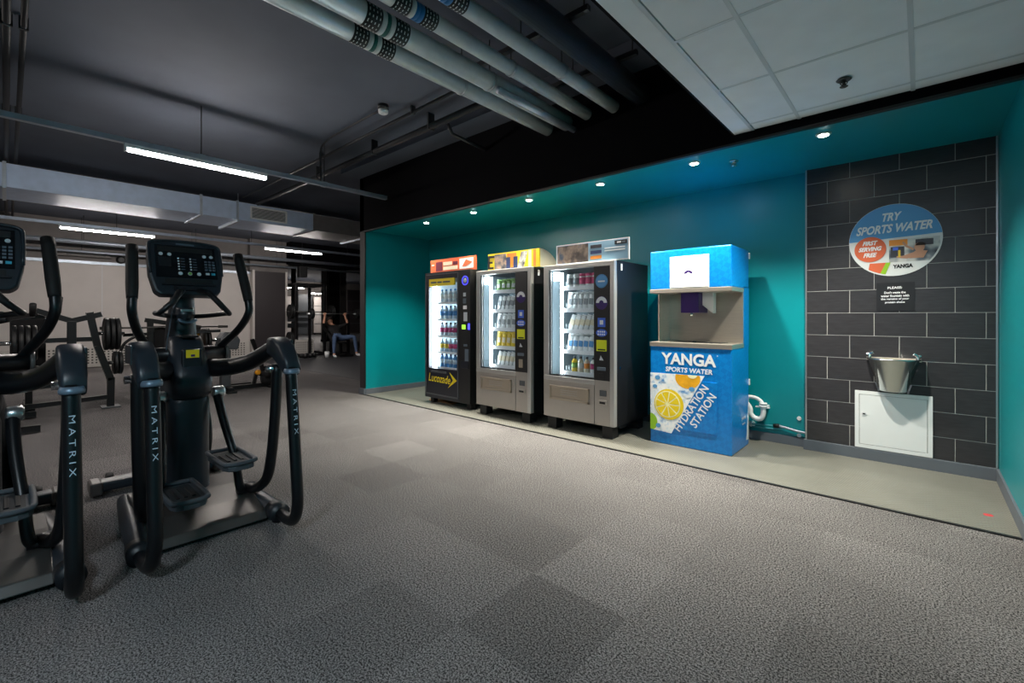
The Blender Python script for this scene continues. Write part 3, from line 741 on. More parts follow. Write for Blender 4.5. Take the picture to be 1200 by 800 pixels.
# ---- snack machines (silver front)
def snack_machine(x0, x1, yf, yb, z0, z1, label, kind):
    t = thing('vending_machine', label, 'vending machine', ((x0+x1)/2, (yf+yb)/2, .004))
    W_ = x1-x0; wx0, wx1, wz0, wz1 = x0+.075, x0+W_*.735, .60, z1-.055; cx1 = x1-.055
    cab = MB()
    yc = yf+.06
    cab.box(x0, wx0, yc, yb, z0, z1); cab.box(wx1, x1, yc, yb, z0, z1); cab.box(wx0, wx1, yc, yb, z0, wz0); cab.box(wx0, wx1, yc, yb, wz1, z1); cab.box(wx0, wx1, yb-.2, yb, wz0, wz1)
    cab.build('cabinet', 'cab_black', t)
    b = MB(); b.box(wx0, wx1, yb-.212, yb-.2, wz0, wz1); b.box(wx1-.008, wx1, yc, yb-.2, wz0, wz1); b.build('liner', 'liner_grey', t)
    MB().box(wx0, wx0+.008, yc, yb-.2, wz0, wz1).build('side_liner', 'liner_grey', t)
    # door: frame around window and controls, lower panel
    dr = MB()
    dr.box(x0, wx0, yf, yc, .60, z1, .008); dr.box(cx1, x1, yf, yc, z0, z1, .008); dr.box(wx0-.02, cx1+.02, yf, yc, wz1, z1, .008); dr.box(x0, wx1+.01, yf, yc, .545, .60, .006)
    dr = dr.build('door', 'vend_frame', t)
    MB().box(x0, wx1+.001, yf+.004, yc, z0, .55, .003).build('lower_panel', 'vend_silver', dr)
    MB().box(wx1+.007, cx1, yf+.004, yc, z0, .55, .003).build('lower_panel', 'vend_silver', dr)
    MB().box(wx1, cx1, yf+.002, yc, .545, .60).build('lower_filler', 'vend_silver', dr)
    MB().box(wx0, wx1, yf+.02, yf+.026, wz0, wz1).build('window_pane', 'pane', dr)
    for a in ((wx0, wx0+.012, wz0, wz1), (wx1-.006, wx1, wz0, wz1), (wx0, wx1, wz0, wz0+.014)): MB().box(a[0], a[1], yf+.012, yf+.03, a[2], a[3]).build('window_gasket', 'mat_black', dr)
    # delivery drawer
    dx0, dx1 = x0+W_*.10, x0+W_*.67
    fp = MB()
    for a in ((dx0, dx1, .475, .495), (dx0, dx1, .335, .36), (dx0, dx0+.02, .335, .495), (dx1-.02, dx1, .335, .495)): fp.box(a[0], a[1], yf-.012, yf+.004, a[2], a[3], .003)
    fp = fp.build('delivery_flap', 'vend_tan', dr)
    MB().box(dx0+.018, dx1-.018, yf-.002, yf+.006, .355, .48).build('flap_inset', 'vend_tan', fp)
    for k in range(3): MB().box(dx0+.15, dx1-.15, yf-.006, yf, .40+k*.022, .408+k*.022).build('flap_rib', 'vend_silver', fp)
    MB().box(wx1+.07, cx1-.04, yf-.002, yf+.006, .44, .50).build('coin_grille', 'cab_grey', dr)
    cr = MB().box(wx1+.06, cx1-.03, yf-.012, yf+.004, .355, .40, .005).build('coin_return', 'vend_silver', dr); MB().box(wx1+.075, cx1-.045, yf-.014, yf-.006, .362, .384).build('cup', 'cab_black', cr)
    # control panel
    cp = MB().box(wx1, cx1, yf-.002, yf+.03, .60, wz1, .003).build('control_panel', 'cab_black', t)
    Y = yf-.002; xm = (wx1+cx1)/2
    def disc(z, r, m, nm, t_=.0015, dy=0): return front(nm, circ(xm, z, r), Y-dy, m, cp, t_)
    top = wz1
    if kind == 3:
        disc(top-.155, .072, 'sky_print_dark', 'round_badge'); disc(top-.155, .06, 'sky_print', 'badge_print', .001, .0015)
        front('badge_lines', rect(xm-.04, xm+.04, top-.165, top-.15), Y-.0025, 'letter_white', cp)
    zb = top-.38 if kind == 3 else top-.30
    disc(zb, .07, 'purple', 'round_badge'); front('badge_print', circ(xm, zb, .064, n=20, a0=0, a1=PI), Y-.0015, 'letter_white', cp); disc(zb, .026, 'purple', 'badge_dot', .001, .003)
    front('pay_sticker', rect(xm-.045, xm+.045, zb-.25, zb-.155), Y, 'blue_print', cp); front('pay_print', rect(xm-.02, xm+.02, zb-.225, zb-.18), Y-.001, 'letter_white', cp)
    front('round_keys', circ(xm, zb-.31, .066, .04), Y, 'blue_print', cp)
    for i in range(4):
        for j in range(2): front('key', rect(xm-.045+i*.024, xm-.03+i*.024, zb-.335+j*.028, zb-.318+j*.028), Y-.001, 'letter_white', cp)
    front('price_sticker', rect(xm-.06, xm+.06, zb-.50, zb-.385), Y, 'yellow_green', cp); front('price_print', rect(xm-.045, xm+.045, zb-.492, zb-.478), Y-.001, 'cab_black', cp)
    front('arrow_mark', [(xm-.025, zb-.595), (xm+.025, zb-.595), (xm-.01, zb-.545)], Y, 'key_white', cp)
    MB().box(xm-.05, xm+.05, Y-.008, Y, zb-.70, zb-.665, .003).build('card_reader', 'key_dim', cp)
    MB().box(xm-.03, xm+.03, Y-.008, Y, zb-(.84 if kind == 2 else .79), zb-(.74 if kind == 2 else .73), .003).build('coin_slot', 'vend_tan' if kind == 2 else 'cab_black', cp)
    MB().box(x1, x1+.004, yf+.13, yf+.16, z1-.10, z1-.03).build('side_label', 'letter_white', t)
    MB().box(x1, x1+.006, yf+.10, yf+.12, .72, .745).build('door_lock', 'chrome', t)
    for x in (x0+.04, x1-.16):
        for y in (yf+.03, yb-.15): MB().box(x, x+.12, y, y+.12, .004, z0+.002, .005).build('foot', 'mat_black', t)
    MB().box(x0+.02, x1-.02, yf+.16, yb-.16, z0-.04, z0+.002).build('plinth', 'mat_black', t)
    # lit column and shelves
    MB().box(wx0+.115, wx0+.14, yf+.065, yf+.085, wz0+.02, wz1-.03).build('light_strip', 'led_cab', t)
    MB().box(wx0+.02, wx0+.10, yf+.065, yf+.07, wz1-.12, wz1-.02).build('light_strip', 'led_cab', t)
    zz = [.64, .877, 1.107, 1.34, 1.585]
    for z in zz:
        s = MB().box(wx0+.15, wx1-.01, yf+.09, yb-.22, z-.014, z).build('shelf', 'shelf_wire', t)
        MB().box(wx0+.15, wx1-.01, yf+.082, yf+.09, z-.03, z+.016).build('price_rail', 'letter_white', s)
    for k in range(5):      # coils that hold the goods, left of the first column
        b = MB(); b.sweep([(wx0+.165+.013*math.cos(q*PI/4), yf+.1+q*.006, zz[k]+.04+.03*math.sin(q*PI/4)) for q in range(40)], .002, 5, 0); b.build('coil', 'shelf_wire', t)
    return t, zz, (wx0+.175, wx1-.015, yf+.13)
mat('blue_print', rgb(70, 110, 220), .4); mat('yellow_green', rgb(222, 226, 40), .45)
t2, zz, (a0, a1, ay) = snack_machine(-4.32, -3.395, 4.10, 4.86, .125, 1.85, 'silver-fronted snack machine under the yellow picture sign', 2)
W2 = ', snack machine under yellow sign'
pW = pouch_mesh('p_white', 'liq_blue'); pG = pouch_mesh('p_green', 'p_white', .09, .15); pY = pouch_mesh('p_yellow', 'p_cream'); pC = pouch_mesh('p_cream', 'p_maroon'); bW = bar_mesh('p_white', 'p_grey'); bC = bar_mesh('p_white', 'p_cream'); pK = pouch_mesh('p_white', 'p_grey')
stock([bC], 'snack_bar', 'snack', zz[0], a0, a1, ay, 6, 'leaning white snack bar, '+SH5[0]+W2, 'snacks on the bottom shelf', .25)
stock([pY], 'snack_pouch', 'snack', zz[1], a0, a1, ay, 5, 'yellow snack pouch, '+SH5[1]+W2, 'yellow pouches', .12)
stock([pK], 'snack_pouch', 'snack', zz[2], a0, a1, ay, 5, 'white snack pouch with grey label, '+SH5[2]+W2, 'grey label pouches', .15)
stock([bW], 'snack_bar', 'snack', zz[3], a0, a1, ay, 6, 'leaning white snack bar with grey band, '+SH5[3]+W2, 'bars on the upper shelf', .25)
stock([pG], 'snack_pouch', 'snack', zz[4], a0, a1, ay, 5, 'green snack pouch, '+SH5[4]+W2, 'green pouches', .1)
t3, zz, (a0, a1, ay) = snack_machine(-3.221, -2.313, 4.12, 4.873, .135, 1.84, 'silver-fronted snack machine beside the blue water station', 3)
W3 = ', snack machine beside water station'
bt = [bottle_mesh('p_yellow', 'p_dark', 'p_green', .032, .18), bottle_mesh('p_cream', 'p_dark', 'p_white', .032, .18), bottle_mesh('p_cream', 'p_dark', 'p_orange', .032, .18), bottle_mesh('p_white', 'p_dark', 'p_magenta', .032, .18)]
dx = (a1-a0)/5
for k, (m_, lab) in enumerate(((0, 'yellow shake bottle with green label'), (1, 'cream shake bottle with white label'), (2, 'cream shake bottle with orange label'), (3, 'white shake bottle with magenta label'))):
    stock([bt[m_]], 'drink_bottle', 'bottle', zz[0], a0+dx*(k+.6), a0+dx*(k+1.6), ay, 1, lab+', '+SH5[0]+W3, 'shake bottles')
stock([pW, pW], 'snack_pouch', 'snack', zz[1], a0, a1, ay, 6, 'white snack pouch with blue label, '+SH5[1]+W3, 'white pouches', .12)
stock([bC], 'snack_bar', 'snack', zz[2], a0, a1, ay, 6, 'tilted white and cream snack bar, '+SH5[2]+W3, 'tilted bars', .3)
stock([pK], 'snack_pouch', 'snack', zz[3], a0, a1, ay, 6, 'white snack pouch with a grey label, '+SH5[3]+W3, 'pouches on the upper shelf', .1)
tw = tub_mesh('p_white', 'p_white', 'p_grey'); tp = tub_mesh('p_white', 'p_pink', 'p_pink')
stock([tw], 'protein_tub', 'tub', zz[4], a0, a0+2*dx, ay, 2, 'white tub with grey label, '+SH5[4]+W3, 'white tubs')
stock([tp], 'protein_tub', 'tub', zz[4], a0+2*dx, a1, ay, 3, 'white tub with pink lid and label, '+SH5[4]+W3, 'pink tubs')

# ---- signs on top of the machines
def sign_board(name, label, x0, x1, y, z0, z1, body, depth=.02):
    t = thing(name, label, 'sign', ((x0+x1)/2, y+depth/2, z0))
    MB().box(x0, x1, y, y+depth, z0, z1).build('board', body, t); return t
t = sign_board('display_sign', 'orange printed sign standing on the black drinks machine', -5.40, -4.43, 4.20, 1.895, 2.085, 'orange_print')
sx = -5.40; P_ = lambda a: sx+a*.97
front('dark_picture', rect(P_(.13), P_(.28), 1.92, 2.05), 4.2, 'p_maroon', t); front('pale_print', rect(P_(.30), P_(.62), 1.925, 1.975), 4.2, 'p_cream', t)
front('pale_print', rect(P_(.30), P_(.50), 1.99, 2.04), 4.2, 'p_cream', t); front('dark_print', rect(P_(.52), P_(.62), 1.99, 2.035), 4.2, 'p_maroon', t)
front('pale_picture', rect(P_(.66), P_(.95), 1.92, 2.06), 4.2, 'p_white', t); front('orange_arrow', [(P_(.72), 1.95), (P_(.80), 1.95), (P_(.93), 2.0), (P_(.80), 2.045), (P_(.76), 2.0)], 4.199, 'orange_print', t)
front('small_print', rect(P_(.03), P_(.09), 2.0, 2.02), 4.2, 'p_cream', t)
x0, x1 = -4.18, -3.33; yS = 4.18
t = thing('display_sign', 'yellow picture sign with a curved side on the silver machine', 'sign', ((x0+x1)/2, yS+.1, 1.85))
zt = 2.065
MB().box(x0, x1, yS, yS+.015, 1.85, zt).build('board', 'yellow', t)
arc = [(0, 0), (.34, 0)]+[(.34*math.cos(a), (zt-1.85)*math.sin(a)) for a in [PI/2*k/8 for k in range(1, 9)]]
b = MB(); b.prism(arc, (x1-.012, yS+.015, 1.85), (0, 1, 0), (0, 0, 1), (1, 0, 0), .012); b.build('side_panel', 'p_cream', t)
b = MB(); b.prism(arc, (x0, yS+.015, 1.85), (0, 1, 0), (0, 0, 1), (1, 0, 0), .012); b.build('side_panel', 'p_cream', t)
ramp_print('photo_dark', [rgb(40, 44, 54), rgb(110, 108, 112), rgb(190, 160, 140), rgb(60, 70, 96)], 9)
ramp_print('photo_grey', [rgb(50, 50, 54), rgb(170, 168, 164), rgb(226, 224, 220), rgb(90, 88, 88)], 8)
Q = lambda a: x0+a*(x1-x0)
front('photo', rect(Q(.14), Q(.38), 1.86, 2.05), yS, 'photo_dark', t); front('letter_bar', [(Q(.0), 1.87), (Q(.12), 1.87), (Q(.12), 1.895), (Q(.04), 1.895), (Q(.04), 1.94), (Q(.1), 1.94), (Q(.1), 1.965), (Q(.04), 1.965), (Q(.04), 2.01), (Q(.14), 2.01), (Q(.14), 2.04), (Q(0), 2.04)], yS-.002, 'cab_black', t)
front('photo', rect(Q(.38), Q(.60), 1.86, 2.00), yS, 'p_navy', t); front('letter_bar', [(Q(.46), 1.87), (Q(.52), 1.87), (Q(.52), 2.0), (Q(.58), 2.0), (Q(.58), 2.045), (Q(.40), 2.045), (Q(.40), 2.0), (Q(.46), 2.0)], yS-.002, 'p_orange', t)
front('photo', [(Q(.60), 1.86), (Q(.72), 1.86), (Q(.79), 2.05), (Q(.67), 2.05)], yS-.001, 'photo_grey', t); front('pale_stripe', rect(Q(.80), Q(.86), 1.86, 2.06), yS, 'p_cream', t); front('amber_stripe', rect(Q(.89), Q(.94), 1.86, 2.06), yS, 'p_orange', t)
x0, x1 = -3.07, -2.17; yS = 4.16
t = sign_board('display_sign', 'pale blue sign with a dark photograph on the machine beside the water station', x0, x1, yS, 1.84, 2.06, 'white_plastic', .012)
Q = lambda a: x0+a*(x1-x0)
front('blue_field', rect(Q(.015), Q(.985), 1.85, 2.05), yS, mat('pale_blue', rgb(140, 178, 204), .45), t)
ramp_print('photo_street', [rgb(36, 34, 34), rgb(84, 74, 70), rgb(150, 130, 116), rgb(70, 86, 110)], 7)
front('photograph', rect(Q(.02), Q(.47), 1.852, 2.045), yS-.001, 'photo_street', t)
for z in (1.87, 1.925, 1.985): front('word_block', rect(Q(.50), Q(.65), z, z+.035), yS-.001, ('p_orange' if z < 1.9 else 'p_navy' if z < 1.95 else 'p_dark'), t)
for z in (1.94, 1.965): front('text_line', rect(Q(.69), Q(.95), z, z+.012), yS-.001, 'letter_white', t)
front('logo_block', rect(Q(.82), Q(.975), 2.0, 2.04), yS-.001, 'cab_black', t); front('logo_mark', rect(Q(.85), Q(.90), 2.012, 2.028), yS-.002, 'letter_white', t); front('logo_mark', rect(Q(.91), Q(.955), 2.012, 2.028), yS-.002, 'key_dim', t)
# thin post in the corner and floor scrap
t = thing('corner_pole', 'thin grey pole standing in the alcove corner', 'pole', (-6.1, 5.06, .004)); MB().cyl((-5.95, 5.1, .004), (-5.95, 5.1, 2.2), .012, 10).build('pole', 'cab_grey', t); MB().lathe([(.03, 0), (.03, .01)], (-5.95, 5.1, .004), 12).build('base', 'cab_grey', t)
t = thing('cardboard_sheet', 'orange-brown cardboard sheet lying under the black drinks machine', 'cardboard', (-5.3, 4.45, .004)); b = MB(); b.prism([(0, 0), (.5, .02), (.47, .3), (.02, .33)], (-5.5, 4.25, .0045), EX, (0, 1, 0), EZ, .006); b.build('sheet', mat('cardboard', rgb(196, 132, 84), .8), t)
b = MB(); b.prism([(0, 0), (.1, .004), (.1, .05), (.01, .05)], (-5.5, 4.25, .0105), EX, (0, .9, .3), (0, -.3, .9), .004); b.build('folded_edge', 'cardboard', t)

# ================================================================== WATER STATION
def kiosk():
    x0, x1, yf, yb, zt = -2.042, -1.268, 4.36, 4.905, 1.915
    t = thing('water_station', 'tall blue sports water dispenser with a lit screen and lemon print', 'dispenser', ((x0+x1)/2, (yf+yb)/2, .004))
    body = MB().box(x0, x1, yf, yb, .004, .985, .012).build('lower_cabinet', 'kiosk_blue', t)
    head = MB().box(x0, x1, yf, yb, 1.53, zt, .012).build('head_cabinet', 'kiosk_blue', t)
    MB().box(x0, x1, 4.735, yb, .97, 1.55).build('back_column', 'kiosk_blue', t)
    MB().box(x0-.003, x1+.003, yf-.006, 4.73, 1.495, 1.535, .004).build('canopy_trim', 'steel', t)
    tr = MB().box(x0-.003, x1+.003, yf-.006, 4.73, .965, 1.01, .004).build('drip_tray', 'steel', t)
    b = MB(); b.box(x0+.16, x1-.12, 4.46, 4.66, 1.009, 1.013); b.build('tray_grid', 'base_metal', tr)
    MB().lathe([(.02, 0), (.022, .01), (.008, .014)], (-1.66, 4.52, 1.012), 16).build('drain', 'chrome', tr)
    MB().box(x0+.04, x1-.002, 4.715, 4.737, 1.005, 1.50).build('splash_back', 'steel', t)
    MB().box(x0+.035, x0+.05, 4.47, 4.72, 1.005, 1.50).build('splash_side', 'steel', t)
    d = MB().box(-1.775, -1.60, 4.47, 4.72, 1.30, 1.50, .006).build('dispense_head', 'purple', t)
    b = MB(); b.prism([(0, 0), (.10, 0), (.10, -.20), (.0, -.12)], (-1.595, 4.56, 1.495), EX, EZ, (0, 1, 0), .09); b.build('white_wedge', 'white_plastic', t)  # white wedge beside the dispense head
    MB().cyl((-1.69, 4.53, 1.27), (-1.69, 4.53, 1.31), .014, 12).build('nozzle', 'chrome', d)
    # screen
    s = MB().box(-1.838, -1.463, yf-.004, yf+.01, 1.533+.004, 1.845, .003).build('screen', 'white_plastic', head)
    MB().box(-1.829, -1.472, yf-.006, yf, 1.548, 1.836).build('display', 'screen_on', s)
    cxm, czm = -1.655, 1.672
    arc = [(cxm+.042*math.cos(a), czm+.035*math.sin(a)) for a in [PI*k/12 for k in range(13)]]+[(cxm-.022, czm), (cxm, czm+.016), (cxm+.022, czm)]
    front('screen_logo', arc, yf-.006, 'purple', s)
    # lettering
    fx = lambda u, v: on_y(u, v, yf)
    a, e = fx(776, 423.5), fx(838, 431)
    text('logo_letters', 'YANGA', (-1.925, yf, .795), (.525, 0, 0), (0, 0, .115), 'letter_white', body, .035, 0, .003)
    text('tagline', 'SPORTS WATER', (-1.882, yf, .725), (.45, 0, 0), (0, 0, .048), 'letter_white', body, .03, .1, .003)
    text('trademark', 'R', (-1.395, yf, .895), (.012, 0, 0), (0, 0, .014), 'letter_white', body, .02, 0, .003)
    # door outline
    o0, o1, oz0, oz1 = -2.035, -1.395, .175, .655
    MB().box(o0, o1, yf-.005, yf+.01, oz0, oz1, .002).build('service_door', 'kiosk_blue', body); yd = yf-.005
    # fruit print clipped to a slanted panel
    q = [fx(762.5, 501.5), fx(787, 507.5), fx(826, 440.5), fx(762.5, 436)]; quad = [(p.x, p.z) for p in q]
    front('ice_print', quad, yd, 'ice', body, .002)
    def fruit(nm, poly, m, lay):
        c = clip(poly, quad)
        if len(c) > 2: front(nm, c, yd-.002-.0006*lay, m, body, .0006)
    lc = fx(784, 473.5); lx, lz = lc.x, lc.z
    oc = fx(806, 443); fruit('orange_slice', circ(oc.x, oc.z, .12, .10), 'orange_fruit', 0); fruit('orange_core', circ(oc.x+.045, oc.z+.035, .045, .035), 'lemon_pith', 1)
    gc = fx(763, 493); fruit('lime_slice', circ(gc.x, gc.z, .07, .085), 'lime', 0)
    for k, (uu, vv, r_) in enumerate(((771, 442, .03), (778, 446, .022), (768, 452, .025), (806, 462, .045), (811, 456, .03), (780, 500, .06), (772, 498, .03))):
        p = fx(uu, vv); fruit('ice_cube', circ(p.x, p.z, r_, r_*.8, 6, .3, 2*PI+.3), 'sky_print' if k % 2 == 0 else 'ice', 1)
    fruit('lemon_rind', circ(lx, lz, .148, .15), 'lemon', 2); fruit('lemon_pith', circ(lx-.012, lz, .127, .13), 'lemon_pith', 3)
    for k in range(9):
        a0 = 2*PI*k/9+.05; a1 = 2*PI*(k+1)/9-.05; cx_, cz_ = lx-.012, lz
        seg = [(cx_+.014*math.cos((a0+a1)/2), cz_+.014*math.sin((a0+a1)/2))]+[(cx_+.117*math.cos(a0+(a1-a0)*i/5), cz_+.12*math.sin(a0+(a1-a0)*i/5)) for i in range(6)]
        fruit('lemon_segment', seg, 'lemon', 4)
    # slanted words
    p0, p1 = fx(797, 506), fx(831.5, 455.5); d1 = Vector((p1.x-p0.x, 0, p1.z-p0.z)); nrm = Vector((-d1.z, 0, d1.x)).normalized()
    text('slanted_words', 'HYDRATION', (p0.x, yd, p0.z), d1, nrm*.075, 'letter_white', body, .02, 0, .0035)
    p0, p1 = fx(816, 502), fx(840.5, 465.5); d1 = Vector((p1.x-p0.x, 0, p1.z-p0.z))
    text('slanted_words', 'STATION', (p0.x, yd, p0.z), d1, nrm*.075, 'letter_white', body, .02, 0, .0035)
    # side print
    b = MB(); b.prism([(0, 0), (.075, 0), (.075, .42), (.045, .25)], (x1, yb-.085, .06), (0, 1, 0), (0, 0, 1), (1, 0, 0), .001); b.build('side_flash', 'white_plastic', body)
    text('side_letters', 'yanga', (x1, 4.66, .27), (0, .13, 0), (0, 0, .035), 'letter_white', body, .02, .1); text('side_letters', 'sports', (x1, 4.68, .225), (0, .1, 0), (0, 0, .025), 'letter_white', body, .02, .1)
    for z in (.62, 1.86): MB().box(x1, x1+.012, yb-.02, yb+.004, z-.03, z+.03, .003).build('hinge', 'white_plastic', t)
kiosk()
# ---- plumbing behind the station
t = thing('waste_trap', 'white plastic waste trap pipe behind the blue water station', 'pipe', (-1.2, 5.08, .2))
ty = 5.03
MB().sweep([(-1.34, ty, .455), (-1.24, ty, .45), (-1.19, ty, .42), (-1.17, ty, .38)], .018, 12).build('inlet_bend', 'white_plastic', t)
MB().sweep([(-1.17, ty, .40), (-1.17, ty, .30), (-1.19, ty, .25), (-1.24, ty, .245), (-1.28, ty, .28), (-1.29, ty, .34), (-1.33, ty, .40)], .024, 12).build('u_bend', 'white_plastic', t)
for z in (.375, .40): MB().cyl((-1.17, ty, z-.012), (-1.17, ty, z+.008), .036, 16).build('coupling_nut', 'white_plastic', t)
MB().box(-1.24, -1.115, ty+.0, ty+.03, .355, .367).build('pipe_clip', 'white_plastic', t)
MB().box(-1.2, -1.14, ty+.02, YB, .35, .372).build('wall_clip', 'white_plastic', t)
t = thing('supply_pipe', 'thin braided water supply pipe low on the teal wall', 'pipe', (-1.05, 5.12, .1))
MB().sweep([(-1.30, 5.13, .16), (-1.1, 5.135, .172)], .008, 10, 0).build('copper_run', mat('teal_pipe', rgb(70, 150, 160), .4), t)
MB().sweep([(-1.30, 5.13, .135), (-1.1, 5.135, .142), (-1.02, 5.135, .16)], .007, 10, 4).build('copper_run', 'teal_pipe', t)
MB().sweep([(-1.06, 5.135, .178), (-.98, 5.13, .168), (-.9, 5.13, .152), (-.84, 5.13, .148), (-.80, 5.13, .145)], .012, 10, 4).build('braided_hose', 'galv', t)
MB().sweep([(-1.1, 5.135, .172), (-1.05, 5.135, .18)], .02, 12, 0).build('valve', 'mat_black', t)
MB().cyl((-1.30, 5.13, .16), (-1.30, 5.16, .16), .03, 14).build('wall_flange', 'white_plastic', t)
for z in (.275, .11):
    o = MB().lathe([(.018, 0), (.02, .004), (.012, .008), (.012, .014)], (-.884, YB-.014, z), 14, 'y').build('wall_plug', 'white_plastic'); tag(o, 'small round cream plug on the wall beside the tiled panel', 'plug', 'wall plugs beside the tiles')

# ================================================================== TILED PANEL: SIGN, NOTICE, FOUNTAIN, HATCH
cx, cz, R_ = -.178, 1.918, .307
t = thing('round_sign', 'round sign with blue top inviting to try sports water', 'sign', (cx, YT, cz-R_))
disc = MB(); disc.prism(circ(cx, cz, R_, n=56), (0, YT, 0), EX, EZ, NY, .008); disc = disc.build('disc', 'white_plastic', t); Yd = YT-.008
sq = lambda a, b, c, d: clip(circ(cx, cz, R_-.002, n=56), [(a, c), (b, c), (b, d), (a, d)])
front('blue_field', clip(circ(cx, cz, R_-.002, n=56), [(cx-.4, cz-.0), (cx+.4, cz+.035), (cx+.4, cz+.4), (cx-.4, cz+.4)]), Yd, 'sky_print', disc)
sl = Vector((1, 0, .02))
text('sign_letters', 'TRY', (cx-.075, Yd-.001, cz+.165), sl*.13, (0, 0, .07), 'letter_white', disc, .035, .3)
text('sign_letters', 'SPORTS WATER', (cx-.255, Yd-.001, cz+.06), sl*.50, (0, 0, .075), 'letter_white', disc, .035, .3)
ph = clip(circ(cx, cz, R_-.012, n=56), [(cx-.03, cz-.19), (cx+.29, cz-.19), (cx+.29, cz+.005), (cx-.03, cz-.002)])
ramp_print('photo_gym', [rgb(50, 54, 66), rgb(120, 130, 140), rgb(214, 214, 210), rgb(190, 196, 200)], 8, .45, 2)
front('photograph', ph, Yd, 'photo_gym', disc)
front('orange_panel', rect(cx-.03, cx+.09, cz-.05, cz+.0), Yd-.001, mat('amber', rgb(236, 150, 60), .45), disc); front('machine_print', rect(cx-.02, cx+.07, cz-.15, cz-.06), Yd-.001, 'p_dark', disc)
front('machine_window', rect(cx-.005, cx+.03, cz-.09, cz-.065), Yd-.002, 'blue_print', disc); front('dark_print', rect(cx+.14, cx+.25, cz-.06, cz-.01), Yd-.001, 'p_dark', disc)
# figure reaching to the machine, flat print
front('figure_print', [(cx+.085, cz-.165), (cx+.17, cz-.15), (cx+.20, cz-.11), (cx+.15, cz-.095), (cx+.13, cz-.115), (cx+.06, cz-.14), (cx+.02, cz-.14), (cx+.02, cz-.155)], Yd-.0025, 'skin', disc)
front('figure_print', [(cx+.09, cz-.055), (cx+.13, cz-.085), (cx+.125, cz-.1), (cx+.075, cz-.065), (cx+.055, cz-.03), (cx+.065, cz-.02)], Yd-.0025, 'skin', disc)
front('figure_print', circ(cx+.165, cz-.075, .033, .038, 16), Yd-.003, 'skin', disc); front('hair_print', circ(cx+.172, cz-.062, .032, .026, 14, 0, PI), Yd-.0035, 'hair', disc)
front('figure_print', [(cx+.10, cz-.165), (cx+.19, cz-.165), (cx+.215, cz-.11), (cx+.17, cz-.10)], Yd-.0022, 'skin', disc)
front('bottle_print', rect(cx+.03, cx+.045, cz-.15, cz-.09), Yd-.003, 'p_yellow', disc)
ft = clip(circ(cx, cz, R_-.012, n=56), [(cx-.18, cz-.31), (cx-.06, cz-.31), (cx-.02, cz-.19), (cx-.16, cz-.19)]); front('red_corner', ft, Yd-.001, 'orange_print', disc)
front('green_corner', clip(circ(cx, cz, R_-.012, n=56), [(cx-.10, cz-.31), (cx-.06, cz-.31), (cx-.02, cz-.19), (cx-.05, cz-.19)]), Yd-.002, 'lime', disc)
text('brand_letters', 'YANGA', (cx-.005, Yd-.002, cz-.245), (.13, 0, .004), (0, 0, .034), 'cab_black', disc, .05)
bd = front('orange_badge', circ(cx-.158, cz-.068, .11, .11, 36), Yd-.002, 'orange_print', disc, .002)
for k, wd in enumerate(('FIRST', 'SERVING', 'FREE')):
    w_ = (.105, .16, .095)[k]; text('badge_letters', wd, (cx-.158-w_/2, Yd-.004, cz-.033-k*.052), sl*w_, (0, 0, .038), 'letter_white', disc, .045, .3)
t = thing('wall_notice', 'small dark notice below the round sign', 'notice', (-.17, YT, 1.306)); n_ = MB().box(-.293, -.042, YT-.005, YT+.001, 1.312, 1.555).build('plate', 'notice', t)
for k, (s_, w_, h_) in enumerate((('PLEASE:', .095, .02), ("Don't waste the", .14, .02), ('water fountain with', .185, .02), ('the remains of your', .185, .02), ('protein shake', .13, .02))):
    zz_ = 1.50-k*.0285-(0 if k == 0 else .012); text('notice_letters', s_, (-.17-w_/2, YT-.005, zz_), (w_, 0, .002), (0, 0, h_), 'letter_white', n_, .03)
# fountain
t = thing('drinking_fountain', 'stainless steel conical drinking fountain on the tiled wall', 'fountain', (-.18, YT-.16, .63))
def cone_half(b, prof, cx_, y_, n=28):
    rings = []
    for r, h in prof: rings.append([b.bm.verts.new((cx_+r*math.cos(PI+PI*j/n), y_+1.05*r*math.sin(PI+PI*j/n), h)) for j in range(n+1)])
    for r0, r1 in zip(rings, rings[1:]):
        for j in range(n): f = b.bm.faces.new((r0[j], r0[j+1], r1[j+1], r1[j])); f.smooth = True
    b.bm.faces.new(rings[0]); b.bm.faces.new(rings[-1][::-1])
    for r0, r1 in zip(rings, rings[1:]): b.bm.faces.new((r0[0], r1[0], r1[-1], r0[-1])) if False else None
    return b
b = MB(); cone_half(b, [(.085, .630), (.095, .635), (.170, .895), (.182, .902), (.182, .910), (.168, .910), (.15, .885), (.10, .80)], -.18, YT-.03); b.build('bowl', 'bright_steel', t)
b = MB(); b.box(-.362, .002, YT-.032, YT, .885, .912, .003); b.prism([(-.30, .885), (-.06, .885), (-.11, .64), (-.25, .64)], (0, YT, 0), EX, EZ, NY, .035); b.build('back_plate', 'steel', t)
b = MB()
for s in (-1, 1): b.obox((-.18+s*.095, YT-.012, .615), (-.18+s*.115, YT-.012, .69), .012, .024, (0, 1, 0))
b.build('bracket', 'chrome', t)
for s in (-1, 1):
    x = -.18+s*.155; p = MB(); p.cyl((x, YT-.05, .905), (x, YT-.05, .93), .014, 14); p.sweep([(x, YT-.05, .925), (x-s*.006, YT-.055, .945), (x-s*.025, YT-.07, .955)], .012, 10, 4); p = p.build('tap', 'chrome', t)
    MB().lathe([(.016, 0), (.018, .012), (.01, .02)], (x+s*.012, YT-.045, .93), 14).build('push_button', 'chrome', p)
